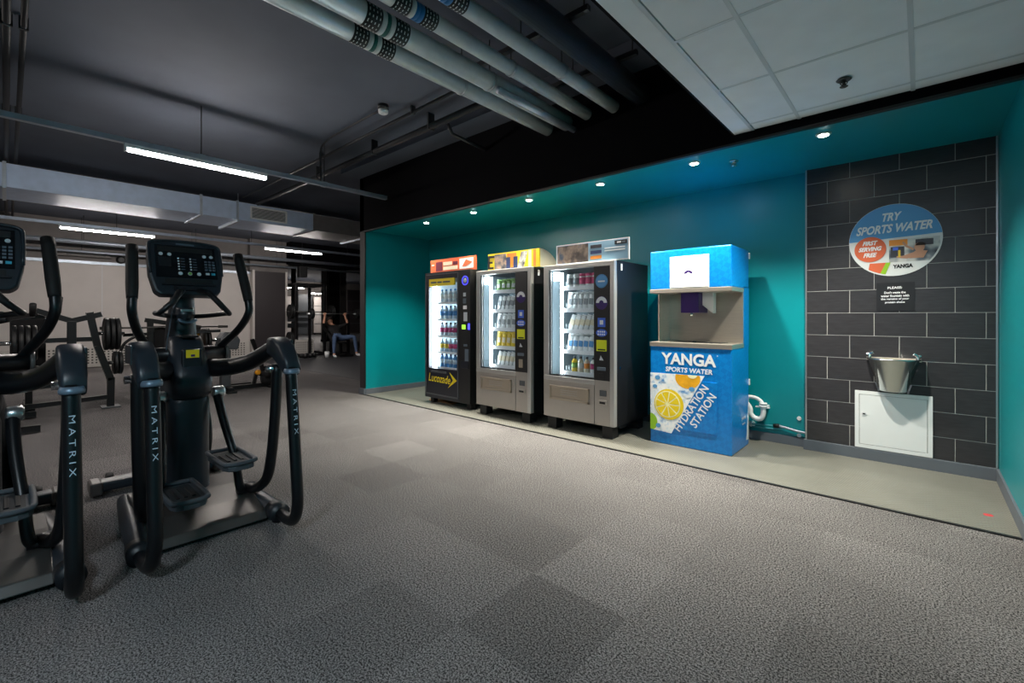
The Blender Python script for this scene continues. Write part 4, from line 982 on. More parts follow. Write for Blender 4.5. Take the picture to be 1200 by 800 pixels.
# hatch
t = thing('access_hatch', 'white metal access hatch under the drinking fountain', 'hatch', (-.187, YT, .105))
b = MB(); hx0, hx1, hz0, hz1 = -.443, .068, .107, .608
for a in ((hx0, hx1, hz0, hz0+.03), (hx0, hx1, hz1-.03, hz1), (hx0, hx0+.03, hz0+.03, hz1-.03), (hx1-.03, hx1, hz0+.03, hz1-.03)): b.box(a[0], a[1], YT-.012, YT+.002, a[2], a[3])
b.build('frame', 'white_metal', t)
dr = MB().box(hx0+.033, hx1-.033, YT-.010, YT+.001, hz0+.033, hz1-.033, .002).build('door', 'white_metal', t)
MB().lathe([(.018, 0), (.017, .004)], (hx0+.065, YT-.014, .405), 18, 'y').build('lock', 'grid_metal', dr); MB().box(hx0+.056, hx0+.074, YT-.0155, YT-.013, .401, .412).build('keyhole', 'mat_black', dr)

# ================================================================== CROSS TRAINER
def cross_trainer(label, group):
    YC = .79; t = thing('cross_trainer', label, 'cross trainer', (-3.5, YC, 0), group)
    S = (-1, 1)
    # base frame, cover plate and feet
    b = MB(); b.box(-4.45, -3.3, YC-.07, YC+.07, .03, .12, .015); base = b.build('base_beam', 'shell_dark', t)
    b = MB()
    prof = [(-3.70, .155), (-3.45, .15), (-3.2, .12), (-3.02, .075), (-2.985, .03), (-3.02, .02), (-3.70, .02)]
    b.prism(prof, (0, YC-.285, 0), EX, EZ, (0, 1, 0), .57); b.build('base_cover', 'base_metal', t, bev=.006)
    for s in S:
        b = MB(); b.sweep([(-3.82, YC+s*.27, .075), (-3.4, YC+s*.305, .08), (-2.98, YC+s*.335, .06)], [.05, .055, .05], 14, 6); b.build('side_rail', 'shell', t)
        c = MB(); c.cyl((-3.03, YC+s*.334, .062), (-2.93, YC+s*.338, .056), .056, 18); c = c.build('rail_end', 'shell_dark', t)
        MB().lathe([(.02, 0), (.024, .012)], (-2.93, YC+s*.338, .056), 14, 'x').build('bolt', 'chrome', c)
        MB().lathe([(.03, 0), (.03, .02), (.012, .03)], (-2.97, YC+s*.335, 0), 14).build('leveller', 'mat_black', t)
    ff = MB().box(-4.40, -4.28, YC-.36, YC+.36, .025, .10, .02).build('front_foot', 'shell', t)
    for s in S:
        MB().box(-4.42, -4.26, YC+s*.37-.035, YC+s*.37+.035, .012, .105, .015).build('foot_cap', 'shell_grey', ff)
        MB().lathe([(.028, 0), (.028, .014)], (-4.34, YC+s*.36, 0), 14).build('leveller', 'mat_black', t)
        MB().lathe([(.05, -.02), (.055, -.012), (.055, .012), (.05, .02)], (-4.46, YC+s*.28, .06), 20, 'y').build('transport_wheel', 'mat_black', t)
    # body shroud: lofted column
    def loft(name, secs, m, parent, n=20, ex=3.0):
        b = MB(); rings = []
        for (x, z, hx, hy) in secs:
            ring = []
            for j in range(n):
                a = 2*PI*j/n; ca, sa = math.cos(a), math.sin(a)
                ring.append(b.bm.verts.new((x+hx*math.copysign(abs(ca)**(2/ex), ca), YC+hy*math.copysign(abs(sa)**(2/ex), sa), z)))
            rings.append(ring)
        for r0, r1 in zip(rings, rings[1:]):
            for j in range(n): b.bm.faces.new((r0[j], r0[(j+1) % n], r1[(j+1) % n], r1[j])).smooth = True
        b.bm.faces.new(rings[0][::-1]); b.bm.faces.new(rings[-1]); return b.build(name, m, parent)
    loft('rear_shroud', [(-3.62, .10, .16, .14), (-3.62, .16, .155, .125), (-3.60, .45, .14, .12), (-3.58, .72, .13, .118), (-3.57, .755, .115, .11)], 'shell', t)
    loft('upper_shroud', [(-3.58, .74, .135, .105), (-3.55, .79, .155, .122), (-3.55, .86, .155, .125), (-3.56, .93, .14, .115), (-3.60, 1.02, .12, .105), (-3.63, 1.10, .10, .095), (-3.645, 1.135, .08, .085)], 'shell', t)
    loft('front_shroud', [(-3.98, .10, .36, .15), (-3.98, .25, .37, .17), (-3.96, .6, .32, .16), (-3.90, .85, .22, .12), (-3.84, .98, .12, .08)], 'shell_dark', t)
    for s in S:
        b = MB(); b.lathe([(.27, 0), (.28, .012), (.24, .03)], (-3.98, 0, .43), 32, 'y')
        for v in b.bm.verts: v.co.y = YC+s*(.16+v.co.y)
        b.build('flywheel_cover', 'shell_grey', t)
    # recessed label
    MB().box(-3.475, -3.435, YC-.055, YC+.055, .86, 1.06, .01).build('bottle_recess', 'shell_dark', t)
    st = MB().box(-3.505, -3.432, YC-.035, YC+.035, 1.005, 1.055); st.build('warning_label', 'yellow', t)
    MB().box(-3.431, -3.4305, YC-.01, YC+.012, 1.012, 1.026).build('label_mark', 'purple', t)
    MB().box(-3.62, -3.50, YC-.05, YC+.05, 1.13, 1.145, .006).build('tray', 'mat_black', t)
    # mast
    b = MB(); b.sweep([(-3.72, YC, .95), (-3.72, YC, 1.2), (-3.68, YC, 1.42)], [.10, .085, .064], 16, 5, 1.0); b.build('mast', 'shell_dark', t)
    b = MB(); b.sweep([(-3.615, YC, 1.325), (-3.615, YC, 1.27), (-3.60, YC, 1.22)], [.05, .055, .03], 14, 4, 1.0); bd = b.build('mast_badge', 'shell', t)
    MB().box(-3.575, -3.558, YC-.036, YC+.036, 1.297, 1.315, .004).build('badge_bar', 'alu', bd)
    b = MB(); b.sweep([(-3.565, YC-.05, 1.245), (-3.552, YC-.02, 1.23), (-3.552, YC+.02, 1.23), (-3.565, YC+.05, 1.245)], .011, 8, 4); b.build('badge_lip', 'shell_blue', bd)
    # console, tilted
    tilt = math.radians(20); n_ = Vector((math.cos(tilt), 0, math.sin(tilt))); up = Vector((-math.sin(tilt), 0, math.cos(tilt))); ey = Vector((0, 1, 0)); c0 = Vector((-3.565, YC, 1.585))
    out = [(-.150, -.19), (.150, -.19), (.178, -.165), (.200, -.05), (.200, .10), (.188, .165), (.10, .183), (0, .187), (-.10, .183), (-.188, .165), (-.200, .10), (-.200, -.05), (-.178, -.165)]
    b = MB(); b.prism(out, c0-n_*.07, ey, up, n_, .07); con = b.build('console', 'shell', t, bev=.012)
    b = MB(); b.sweep([c0+ey*x+up*z+n_*.002 for x, z in [(-.194, -.05), (-.196, .10), (-.184, .163), (-.10, .181), (0, .185), (.10, .181), (.184, .163), (.196, .10), (.194, -.05)]], .009, 8, 4); b.build('console_rim', 'shell', con)
    def cpanel(nm, x0, x1, z0, z1, m, h=.003, lift=0, parent=con):
        b = MB(); b.prism([(x0, z0), (x1, z0), (x1, z1), (x0, z1)], c0+n_*lift, ey, up, n_, h); return b.build(nm, m, parent)
    def cdisc(nm, x, z, r, m, lift=.003):
        b = MB(); b.prism(circ(x, z, r, n=14), c0+n_*lift, ey, up, n_, .003); return b.build(nm, m, con)
    cpanel('keypad', -.165, .165, -.075, .15, 'keypad'); cpanel('readout', -.15, .15, .105, .14, 'mat_black', .002, .003); cpanel('logo_plate', -.05, .05, .158, .17, 'key_dim', .002, 0)
    cpanel('program_window', -.148, -.085, .0, .065, 'shell_dark', .002, .003); cpanel('accessory_slot', -.125, .135, -.115, -.083, 'mat_black', .004, 0); cpanel('slot_lip', -.14, .15, -.13, -.117, 'shell_dark', .012, 0)
    for x, z in ((-.135, .085), (-.09, .085), (.10, .085), (.14, .085)): cdisc('round_key', x, z, .011, 'key_white')
    for x in (-.04, .012, .062): cdisc('round_key', x, -.045, .012, 'key_white')
    cdisc('start_key', .012, -.045, .0085, 'green_print', .006)
    for x in (-.045, .02):
        for k in range(5): cdisc('small_key', x, .06-k*.019, .0055, 'key_white'); cpanel('key_legend', x+.012, x+.034, .058-k*.019, .062-k*.019, 'key_dim', .001, .003)
    for i in range(3):
        for k in range(4): cpanel('digit_key', .098+i*.022, .113+i*.022, -.018+k*.02, -.006+k*.02, 'key_dim', .002, .003)
    for i, m in ((0, 'key_white'), (1, 'key_teal')): cpanel('digit_key', .10+i*.032, .122+i*.032, -.048, -.032, m, .002, .003)
    cpanel('reading_rack', -.08, .07, -.165, -.135, 'shell_dark', .012, 0)
    # pulse grips: loops below the console
    for s in S:
        b = MB(); b.sweep([(-3.50, YC+s*.05, 1.43), (-3.40, YC+s*.075, 1.42), (-3.345, YC+s*.115, 1.36), (-3.36, YC+s*.18, 1.29), (-3.44, YC+s*.185, 1.285), (-3.56, YC+s*.10, 1.27), (-3.66, YC+s*.03, 1.265)], .0155, 12, 6); h = b.build('pulse_handle', 'tube_black', t)
        MB().sweep([(-3.395, YC+s*.078, 1.418), (-3.345, YC+s*.115, 1.36), (-3.353, YC+s*.155, 1.315)], .0175, 12, 5).build('sensor_sleeve', 'grip', h)
    # side axles and moving arms
    MB().cyl((-3.60, YC-.22, 1.02), (-3.60, YC+.22, 1.02), .048, 20).build('pivot_axle', 'tube_black', t)
    for s in S:
        MB().cyl((-3.60, YC+s*.222, 1.02), (-3.60, YC+s*.24, 1.02), .054, 20).build('axle_cap', 'shell_grey', t)
        b = MB(); b.sweep([(-3.615, YC+s*.195, 1.02), (-3.60, YC+s*.20, 1.06), (-3.46, YC+s*.27, 1.18), (-3.38, YC+s*.305, 1.29), (-3.385, YC+s*.305, 1.38)], .024, 14, 6); arm = b.build('swing_arm', 'tube_black', t)
        b = MB(); b.sweep([(-3.385, YC+s*.305, 1.37), (-3.42, YC+s*.30, 1.46), (-3.53, YC+s*.285, 1.69)], [.027, .031, .030], 14, 5); g = b.build('hand_grip', 'grip', arm)
        MB().lathe([(.0, 0), (.029, 0), (.026, .008), (.0, .012)][1:], (-3.533, YC+s*.285, 1.688), 14).build('grip_cap', 'shell_grey', g)
        # cast arms to the shoulders
        b = MB(); b.sweep([(-3.62, YC+s*.06, .93), (-3.42, YC+s*.16, .93), (-3.22, YC+s*.25, .97), (-3.05, YC+s*.315, 1.05), (-2.96, YC+s*.335, 1.085)], [.06, .058, .052, .05, .05], 14, 6, .75); b.build('shoulder_beam', 'tube_black', t)
        # shoulder housing
        def shell_poly(x_, k): return x_
        b = MB()
        secs = [(-3.06, 1.075, .03, .035), (-3.02, 1.085, .046, .055), (-2.93, 1.078, .05, .066), (-2.85, 1.04, .049, .066), (-2.78, .985, .046, .052), (-2.735, .945, .041, .03)]
        rings = []
        for k, (x, z, hy, hz) in enumerate(secs):
            dx = .6 if k > 2 else .25
            nv = Vector((dx, 0, 1)).normalized(); ring = []
            for j in range(16):
                a = 2*PI*j/16; ca, sa = math.cos(a), math.sin(a)
                p = Vector((x, YC+s*.333, z))+Vector((0, 1, 0))*hy*math.copysign(abs(ca)**.45, ca)+nv*hz*math.copysign(abs(sa)**.45, sa); ring.append(b.bm.verts.new(p))
            rings.append(ring)
        for r0, r1 in zip(rings, rings[1:]):
            for j in range(16): b.bm.faces.new((r0[j], r0[(j+1) % 16], r1[(j+1) % 16], r1[j])).smooth = True
        b.bm.faces.new(rings[0][::-1]); b.bm.faces.new(rings[-1]); sh = b.build('shoulder_housing', 'shell', t)
        MB().box(-3.02, -2.86, YC+s*.380-.006, YC+s*.380+.006, 1.03, 1.125, .005).build('side_plate', 'shell', sh)
        b = MB(); b.lathe([(.043, 0), (.045, .012), (.039, .03)], (-2.735, YC+s*.325, .935), 18); b.build('shoulder_cuff', 'shell_blue', sh)
        MB().cyl((-2.99, YC+s*.333-.06, .945), (-2.99, YC+s*.333+.06, .945), .02, 12).build('pivot_pin', 'chrome', sh)
        # rear tube with lettering, forward link tube
        b = MB(); b.sweep([(-2.745, YC+s*.323, .97), (-2.70, YC+s*.324, .62), (-2.66, YC+s*.325, .30), (-2.665, YC+s*.328, .17), (-2.72, YC+s*.332, .085), (-2.82, YC+s*.336, .058), (-2.95, YC+s*.338, .056)], .0315, 18, 6); tb = b.build('rear_tube', 'tube_black', t)
        dn = Vector((.045, 0, -.35)).normalized(); o_ = Vector((-2.6935, YC+s*.323-.0125, .845))
        text('tube_letters', 'M A T R I X', o_+Vector((0, .002, 0)), dn*.255, (0, .0205, 0), 'logo_silver', tb, -.004, 0, .001)
        b = MB(); b.sweep([(-2.985, YC+s*.34, .97), (-3.0, YC+s*.335, .70), (-3.03, YC+s*.325, .42), (-3.075, YC+s*.312, .25), (-3.17, YC+s*.285, .17), (-3.26, YC+s*.26, .155)], .031, 16, 6); lk = b.build('link_tube', 'tube_black', t)
        # pedal linkage
        px_, pz = (-3.05, .285) if s < 0 else (-3.15, .40)
        py_ = YC+s*.135
        b = MB(); b.sweep([(-3.52, YC+s*.155, .76), (-3.40, YC+s*.165, .58), (-3.27, YC+s*.19, .36), (-3.24, YC+s*.205, .20), (-3.24, YC+s*.22, .155)], [.028, .026, .024, .026, .026], 12, 5); lv = b.build('pedal_lever', 'tube_black', t)
        MB().cyl((-3.26, YC+s*.20, .155), (-3.26, YC+s*.30, .155), .034, 16).build('lever_joint', 'shell_dark', lv)
        MB().lathe([(.03, -.03), (.04, -.02), (.04, .03), (.03, .04)], (-3.52, YC+s*.16, .76), 18, 'y').build('lever_cap', 'alu', lv)
        # pedal: tray with raised rim and ribs
        L0, L1, w_ = px_-.19, px_+.19, .085
        ol = [(L0, -w_*.8), (L0+.03, -w_), (L1-.06, -w_), (L1-.015, -w_*.8), (L1, -w_*.4), (L1, w_*.4), (L1-.015, w_*.8), (L1-.06, w_), (L0+.03, w_), (L0, w_*.8)]
        b = MB(); b.prism(ol, (0, py_, pz-.035), EX, (0, 1, 0), EZ, .03); pd = b.build('pedal', 'pedal', t, bev=.006)
        b = MB(); pts = [(x, py_+y, pz+.008) for x, y in ol]; 
        b.sweep(pts+[pts[0]], .013, 8, 3); b.build('pedal_rim', 'pedal', pd)
        b = MB(); b.prism([(L0+.03, -w_*.72), (L1-.05, -w_*.72), (L1-.025, 0), (L1-.05, w_*.72), (L0+.03, w_*.72)], (0, py_, pz-.0055), EX, (0, 1, 0), EZ, .003); b.build('pedal_pad', 'pedal_dark', pd)
        for k in range(3): MB().box(px_-.09, px_+.08, py_-.045+k*.036, py_-.028+k*.036, pz-.003, pz+.004, .002, 1).build('tread_rib', 'mat_black', pd)
        MB().obox((px_-.03, py_+s*.02, pz-.03), (-3.27+.005 if s > 0 else -3.255, YC+s*.20, .30 if s > 0 else .235), .04, .035, bev=.006).build('pedal_bracket', 'shell_dark', pd)
    # earphone cord from the console
    MB().sweep([(-3.48, YC-.03, 1.43), (-3.42, YC-.10, 1.33), (-3.47, YC-.115, 1.18), (-3.52, YC-.12, 1.05)], .0035, 6, 6).build('cord', 'key_dim', t)
    return t
ct = cross_trainer('black cross trainer standing fully in view, its console lit', 'cross trainers')
ct['label'] = 'black cross trainer standing nearer the vending machines'
dup(ct, (0, -.925, 0), None, 'black cross trainer standing further from the vending machines', 'cross trainers')

# ================================================================== BACKGROUND GYM EQUIPMENT
def plate_mesh(r, w_):
    b = MB(); b.lathe([(.03, 0), (r*.55, 0), (r*.6, -.004+w_*.2), (r*.86, w_*.2), (r*.92, 0), (r, w_*.15), (r, w_*.85), (r*.92, w_), (r*.86, w_*.8), (r*.6, w_*.8), (r*.55, w_), (.03, w_)], (0, 0, 0), 28, 'y')
    me = b.mesh('weight_plate'); me.materials.append(M['plate']); return me
PL = plate_mesh(.225, .05); PS = plate_mesh(.16, .045)
def plates(me, x, y, z, n, lab, step=.055, rx=0, rz=0):
    for k in range(n):
        o = bpy.data.objects.new('weight_plate', me); C.objects.link(o); dv = Matrix.Rotation(rz, 3, 'Z') @ Vector((0, step*k, 0))
        o.location = Vector((x, y, z))+dv; o.rotation_euler = (rx, 0, rz); tag(o, {1: [''], 2: ['inner ', 'outer '], 3: ['inner ', 'middle ', 'outer '], 4: ['innermost ', 'second ', 'third ', 'outermost ']}[n][k]+lab, 'weight plate', 'weight plates: '+lab.split(' on ')[-1].split(' stacked ')[-1])
def frame_thing(name, label, cat, loc, bars, m='frame_black'):
    t = thing(name, label, cat, loc)
    for nm, p0, p1, w_ in bars: MB().obox(p0, p1, w_, w_, bev=.006).build(nm, m, t)
    return t
X = -8.4
def A(u, v, x=X): p = on_x(u, v, x); return (x, p.y, p.z)
t = frame_thing('plate_loaded_press', 'black plate-loaded press with slanted uprights behind the cross trainers', 'exercise machine', (X, .2, 0), [
    ('upright', A(105, 366), A(114, 405), .075), ('upright', A(114, 405), A(130, 445), .075), ('upright', A(130, 442), (X, .97, .01), .075),
    ('top_bar', A(42, 364), A(84, 376), .07), ('top_bar', A(84, 376), A(119, 368), .07), ('mid_bar', A(30, 400), A(110, 397), .06), ('mid_bar', A(84, 376), A(84, 470), .09),
    ('base_bar', (X, -.6, .09), (X, .97, .15), .06), ('base_bar', (X, -.1, .33), (X, .66, .38), .05), ('upright', (X, -.62, .01), (X-.1, -.55, 1.3), .075),
    ('long_bar', (X-.9, .2, .05), (X, .2, .05), .08), ('seat_post', (X-.45, .2, .05), (X-.45, .2, .5), .07), ('handle', (X, .45, 1.32), (X-.05, .47, 1.52), .045), ('lever', (X+.02, -.5, 1.15), (X-.1, .45, 1.3), .06)])
MB().box(X-.12, X+.12, .87, 1.07, .0, .02, .003).build('foot_plate', 'frame_grey', t); MB().box(X-.12, X+.12, -.72, -.52, .0, .02, .003).build('foot_plate', 'frame_grey', t)
MB().box(X-.62, X-.28, .02, .38, .5, .58, .03).build('seat_pad', 'black_cloth', t); MB().box(X-.75, X-.66, .03, .37, .58, 1.25, .03).build('back_pad', 'black_cloth', t); MB().obox((X-.45, .2, .45), (X-.72, .2, .95), .06, .06).build('back_post', 'frame_black', t)
for (y, z) in ((.80, 1.03), (.92, .62)): MB().cyl((X, y, z), (X, y+.32, z-.01), .025, 12).build('plate_horn', 'chrome', t)
MB().cyl((X, .30, .92), (X, -.12, .93), .025, 12).build('plate_horn', 'chrome', t)
plates(PL, X, .90, 1.02, 3, 'large black weight plate on the upper horn of the plate-loaded press', .058)
plates(PS, X, 1.00, .615, 2, 'small black weight plate on the lower horn of the plate-loaded press', .05)
plates(PL, X, .04, .925, 4, 'large black weight plate stacked inside the plate-loaded press frame', .058)
X2 = -9.65
t = frame_thing('lever_row_machine', 'black lever row machine with an amber gas strut near the far wall', 'exercise machine', (X2, 1.9, 0), [
    ('upright', (X2, 1.62, .01), (X2, 1.62, 1.22), .08), ('upright', (X2, 2.28, .01), (X2, 2.28, 1.0), .08), ('top_bar', (X2, 1.55, 1.20), (X2, 2.34, 1.06), .07), ('cross_bar', (X2, 1.62, .62), (X2, 2.28, .62), .07), ('base_bar', (X2-.7, 1.62, .05), (X2+.45, 1.62, .05), .08), ('base_bar', (X2-.7, 2.28, .05), (X2+.45, 2.28, .05), .08), ('lever', (X2-.2, 1.3, .95), (X2+.2, 2.6, 1.0), .05)])
MB().box(X2-.1, X2+.02, 1.66, 2.24, .66, 1.10, .02).build('chest_pad', 'black_cloth', t); MB().sweep([(X2+.1, 1.2, .55), (X2+.1, 1.26, .8), (X2+.1, 1.42, .93), (X2+.1, 1.58, .9)], .022, 10).build('handle', 'frame_black', t)
MB().cyl((X2+.04, 2.20, .55), (X2+.04, 2.30, .98), .022, 10).build('gas_strut', 'orange_knob', t); MB().cyl((X2, 2.3, .82), (X2, 2.62, .82), .025, 10).build('plate_horn', 'chrome', t)
plates(PL, X2, 2.36, .82, 2, 'black weight plate on the lever row machine', .058)
t = thing('barbell', 'long thin barbell resting across the lever row machine', 'barbell', (X2+.3, 1.8, 1.1)); MB().cyl((X2+.06, .98, 1.075), (X2+.06, 2.75, 1.075), .014, 10).build('bar', 'base_metal', t)
for y in (.98, 2.6): MB().cyl((X2+.06, y, 1.075), (X2+.06, y+.15, 1.075), .025, 12).build('sleeve', 'base_metal', t)
MB().box(X2-.02, X2+.085, 1.58, 1.66, 1.0, 1.065).build('rest_hook', 'frame_black', bpy.data.objects['lever_row_machine']); MB().box(X2-.02, X2+.085, 2.24, 2.32, .98, 1.065).build('rest_hook', 'frame_black', bpy.data.objects['lever_row_machine'])
X3 = -8.7
t = frame_thing('leg_machine', 'grey seated leg machine with black foot pads and an orange knob', 'exercise machine', (X3, 2.6, 0), [
    ('base_bar', (X3, 2.1, .05), (X3, 3.22, .05), .07), ('base_bar', (X3-.3, 2.47, .05), (X3+.3, 2.47, .05), .07), ('base_bar', (X3-.3, 2.95, .05), (X3-.3, 2.1, .05), .06), ('lever', (X3+.05, 2.86, .86), (X3+.02, 3.05, .3), .045), ('seat_rail', (X3-.1, 2.1, .30), (X3-.1, 2.5, .33), .07), ('brace', (X3, 2.2, .2), (X3, 2.47, .75), .06)], 'frame_black')
MB().box(X3-.07, X3+.07, 2.39, 2.53, .08, .70, .015).build('column', 'frame_grey', t)
b = MB(); b.prism([(2.33, .72), (2.62, .70), (2.66, .86), (2.58, .99), (2.42, 1.0), (2.36, .9)], (X3-.12, 0, 0), (0, 1, 0), (0, 0, 1), (1, 0, 0), .24); b.build('head_shroud', 'frame_grey', t, bev=.02)
MB().box(X3-.2, X3+.12, 2.0, 2.34, .33, .40, .03).build('seat_pad', 'black_cloth', t)
b = MB()
MB().cyl((X3+.05, 3.02, .17), (X3+.05, 3.22, .17), .10, 18).build('foot_pad', 'black_cloth', t); MB().cyl((X3-.2, 3.02, .25), (X3+.2, 3.06, .25), .05, 14).build('foot_roller', 'black_cloth', t)
MB().lathe([(.02, 0), (.045, .01), (.05, .03), (.03, .05)], (X3+.06, 2.94, .285), 14, 'x').build('adjust_knob', 'orange_knob', t); MB().cyl((X3, 2.94, .285), (X3+.07, 2.94, .285), .015, 8).build('knob_stem', 'frame_black', t); MB().obox((X3, 2.9, .06), (X3, 2.95, .30), .05, .05).build('knob_post', 'frame_black', t)
for y in (2.15, 3.15): MB().box(X3-.13, X3+.13, y-.04, y+.04, .0, .03, .006).build('foot', 'mat_black', t)
MB().box(X3+.2, X3+.34, 2.4, 2.54, 0, .03, .006).build('foot', 'mat_black', t); MB().box(X3-.37, X3-.23, 2.06, 2.2, 0, .03, .006).build('foot', 'mat_black', t)
# exercise bike silhouette between the press and the left edge
X4 = -7.6
t = frame_thing('stair_trainer', 'black exercise machine with padded handles behind the cropped cross trainer', 'exercise machine', (X4, -.2, 0), [
    ('base_bar', (X4-.6, -.15, .06), (X4+.5, -.15, .06), .1), ('base_bar', (X4+.45, -.5, .05), (X4+.45, .25, .05), .07), ('base_bar', (X4-.6, -.5, .05), (X4-.6, .25, .05), .07), ('upright', (X4, -.15, .06), (X4-.1, -.15, 1.2), .09), ('arm', (X4-.1, -.15, 1.18), (X4+.1, .2, 1.28), .05), ('arm', (X4-.1, -.15, 1.18), (X4+.1, -.5, 1.28), .05)])
for y in (.2, -.5): MB().cyl((X4+.1, y, 1.28), (X4+.2, y, 1.40), .03, 12).build('hand_grip', 'grip', t)
MB().box(X4-.2, X4+.05, -.3, 0, 1.2, 1.32, .03).build('console', 'shell_dark', t); MB().box(X4-.35, X4+.3, -.28, -.02, .1, .55, .06).build('body_cover', 'shell_dark', t)

# ---- free weights area: rack, bench, lifter
X5 = -14.6
t = frame_thing('power_rack', 'black squat rack with storage pegs beside the bench press', 'rack', (X5, 6.5, 0), [
    ('post', (X5, 6.1, .003), (X5, 6.1, 2.3), .08), ('post', (X5, 7.0, .003), (X5, 7.0, 2.3), .08), ('post', (X5-1.1, 6.1, .003), (X5-1.1, 6.1, 2.3), .08), ('post', (X5-1.1, 7.0, .003), (X5-1.1, 7.0, 2.3), .08), ('cross_bar', (X5, 6.1, 2.27), (X5, 7.0, 2.27), .07), ('cross_bar', (X5-1.1, 6.1, 2.27), (X5-1.1, 7.0, 2.27), .07), ('side_bar', (X5, 6.1, 2.27), (X5-1.1, 6.1, 2.27), .07), ('side_bar', (X5, 7.0, 2.27), (X5-1.1, 7.0, 2.27), .07), ('side_bar', (X5, 6.1, .05), (X5-1.1, 6.1, .05), .07), ('side_bar', (X5, 7.0, .05), (X5-1.1, 7.0, .05), .07)])
for z in (.95, 1.15, 1.35): MB().box(X5-1.12, X5-1.08, 6.12, 6.98, z-.07, z+.07).build('back_slat', 'frame_grey', t)
MB().cyl((X5+.03, 6.0, .55), (X5+.03, 5.8, .55), .025, 10).build('plate_peg', 'chrome', t)
bb = thing('barbell', 'loaded barbell resting on the squat rack', 'barbell', (X5+.09, 6.5, 1.4)); MB().cyl((X5+.09, 5.75, 1.40), (X5+.09, 7.3, 1.40), .015, 10).build('bar', 'base_metal', bb)
for y in (6.1, 7.0): MB().box(X5+.03, X5+.14, y-.03, y+.03, 1.34, 1.388).build('bar_hook', 'frame_black', t)
plates(PL, X5+.09, 5.84, 1.40, 2, 'black weight plate on the racked barbell', .055); plates(PL, X5+.09, 7.14, 1.40, 2, 'black weight plate on the racked barbell', .055)
plates(PL, X5+.03, 5.84, .55, 2, 'black weight plate on the low peg of the squat rack', .055)
# dumbbells in front of the rack
def dumbbell(x, y, rz):
    t = thing('dumbbell', 'black dumbbell on the rubber floor by the squat rack', 'dumbbell', (x, y, .003), 'dumbbells by the rack')
    c, s = math.cos(rz), math.sin(rz)
    MB().cyl((x-.07*c, y-.07*s, .07), (x+.07*c, y+.07*s, .07), .016, 10).build('handle', 'chrome', t)
    for k in (-1, 1): MB().cyl((x+k*.06*c, y+k*.06*s, .07), (x+k*.15*c, y+k*.15*s, .07), .067, 12).build('head', 'plate', t)
for x, y, r in ((-14.05, 5.95, .3), (-13.95, 6.25, 1.2), (-13.75, 6.08, 2.0)): dumbbell(x, y, r)
# bench
xb_, yb_ = -13.75, 7.05
t = frame_thing('incline_bench', 'black incline bench under the lifter', 'bench', (xb_, yb_, 0), [
    ('base_bar', (-14.5, yb_, .05), (-13.25, yb_, .05), .08), ('foot_bar', (-14.5, yb_-.3, .04), (-14.5, yb_+.3, .04), .07), ('foot_bar', (-13.25, yb_-.22, .04), (-13.25, yb_+.22, .04), .07), ('seat_post', (-13.6, yb_, .05), (-13.62, yb_, .42), .07), ('back_post', (-14.3, yb_, .05), (-14.2, yb_, .66), .07)])
MB().box(-13.82, -13.45, yb_-.14, yb_+.14, .41, .48, .025).build('seat_pad', 'black_cloth', t); MB().obox((-13.86, yb_, .46), (-14.42, yb_, .88), .28, .07, bev=.02).build('back_pad', 'black_cloth', t)
for y in (yb_-.65, yb_+.65):
    MB().obox((-14.35, y, .003), (-14.35, y, 1.33), .07, .07).build('bar_upright', 'frame_black', t); MB().obox((-14.35, y, .04), (-14.5, yb_+(-.28 if y < yb_ else .28), .04), .06, .06).build('brace', 'frame_black', t)
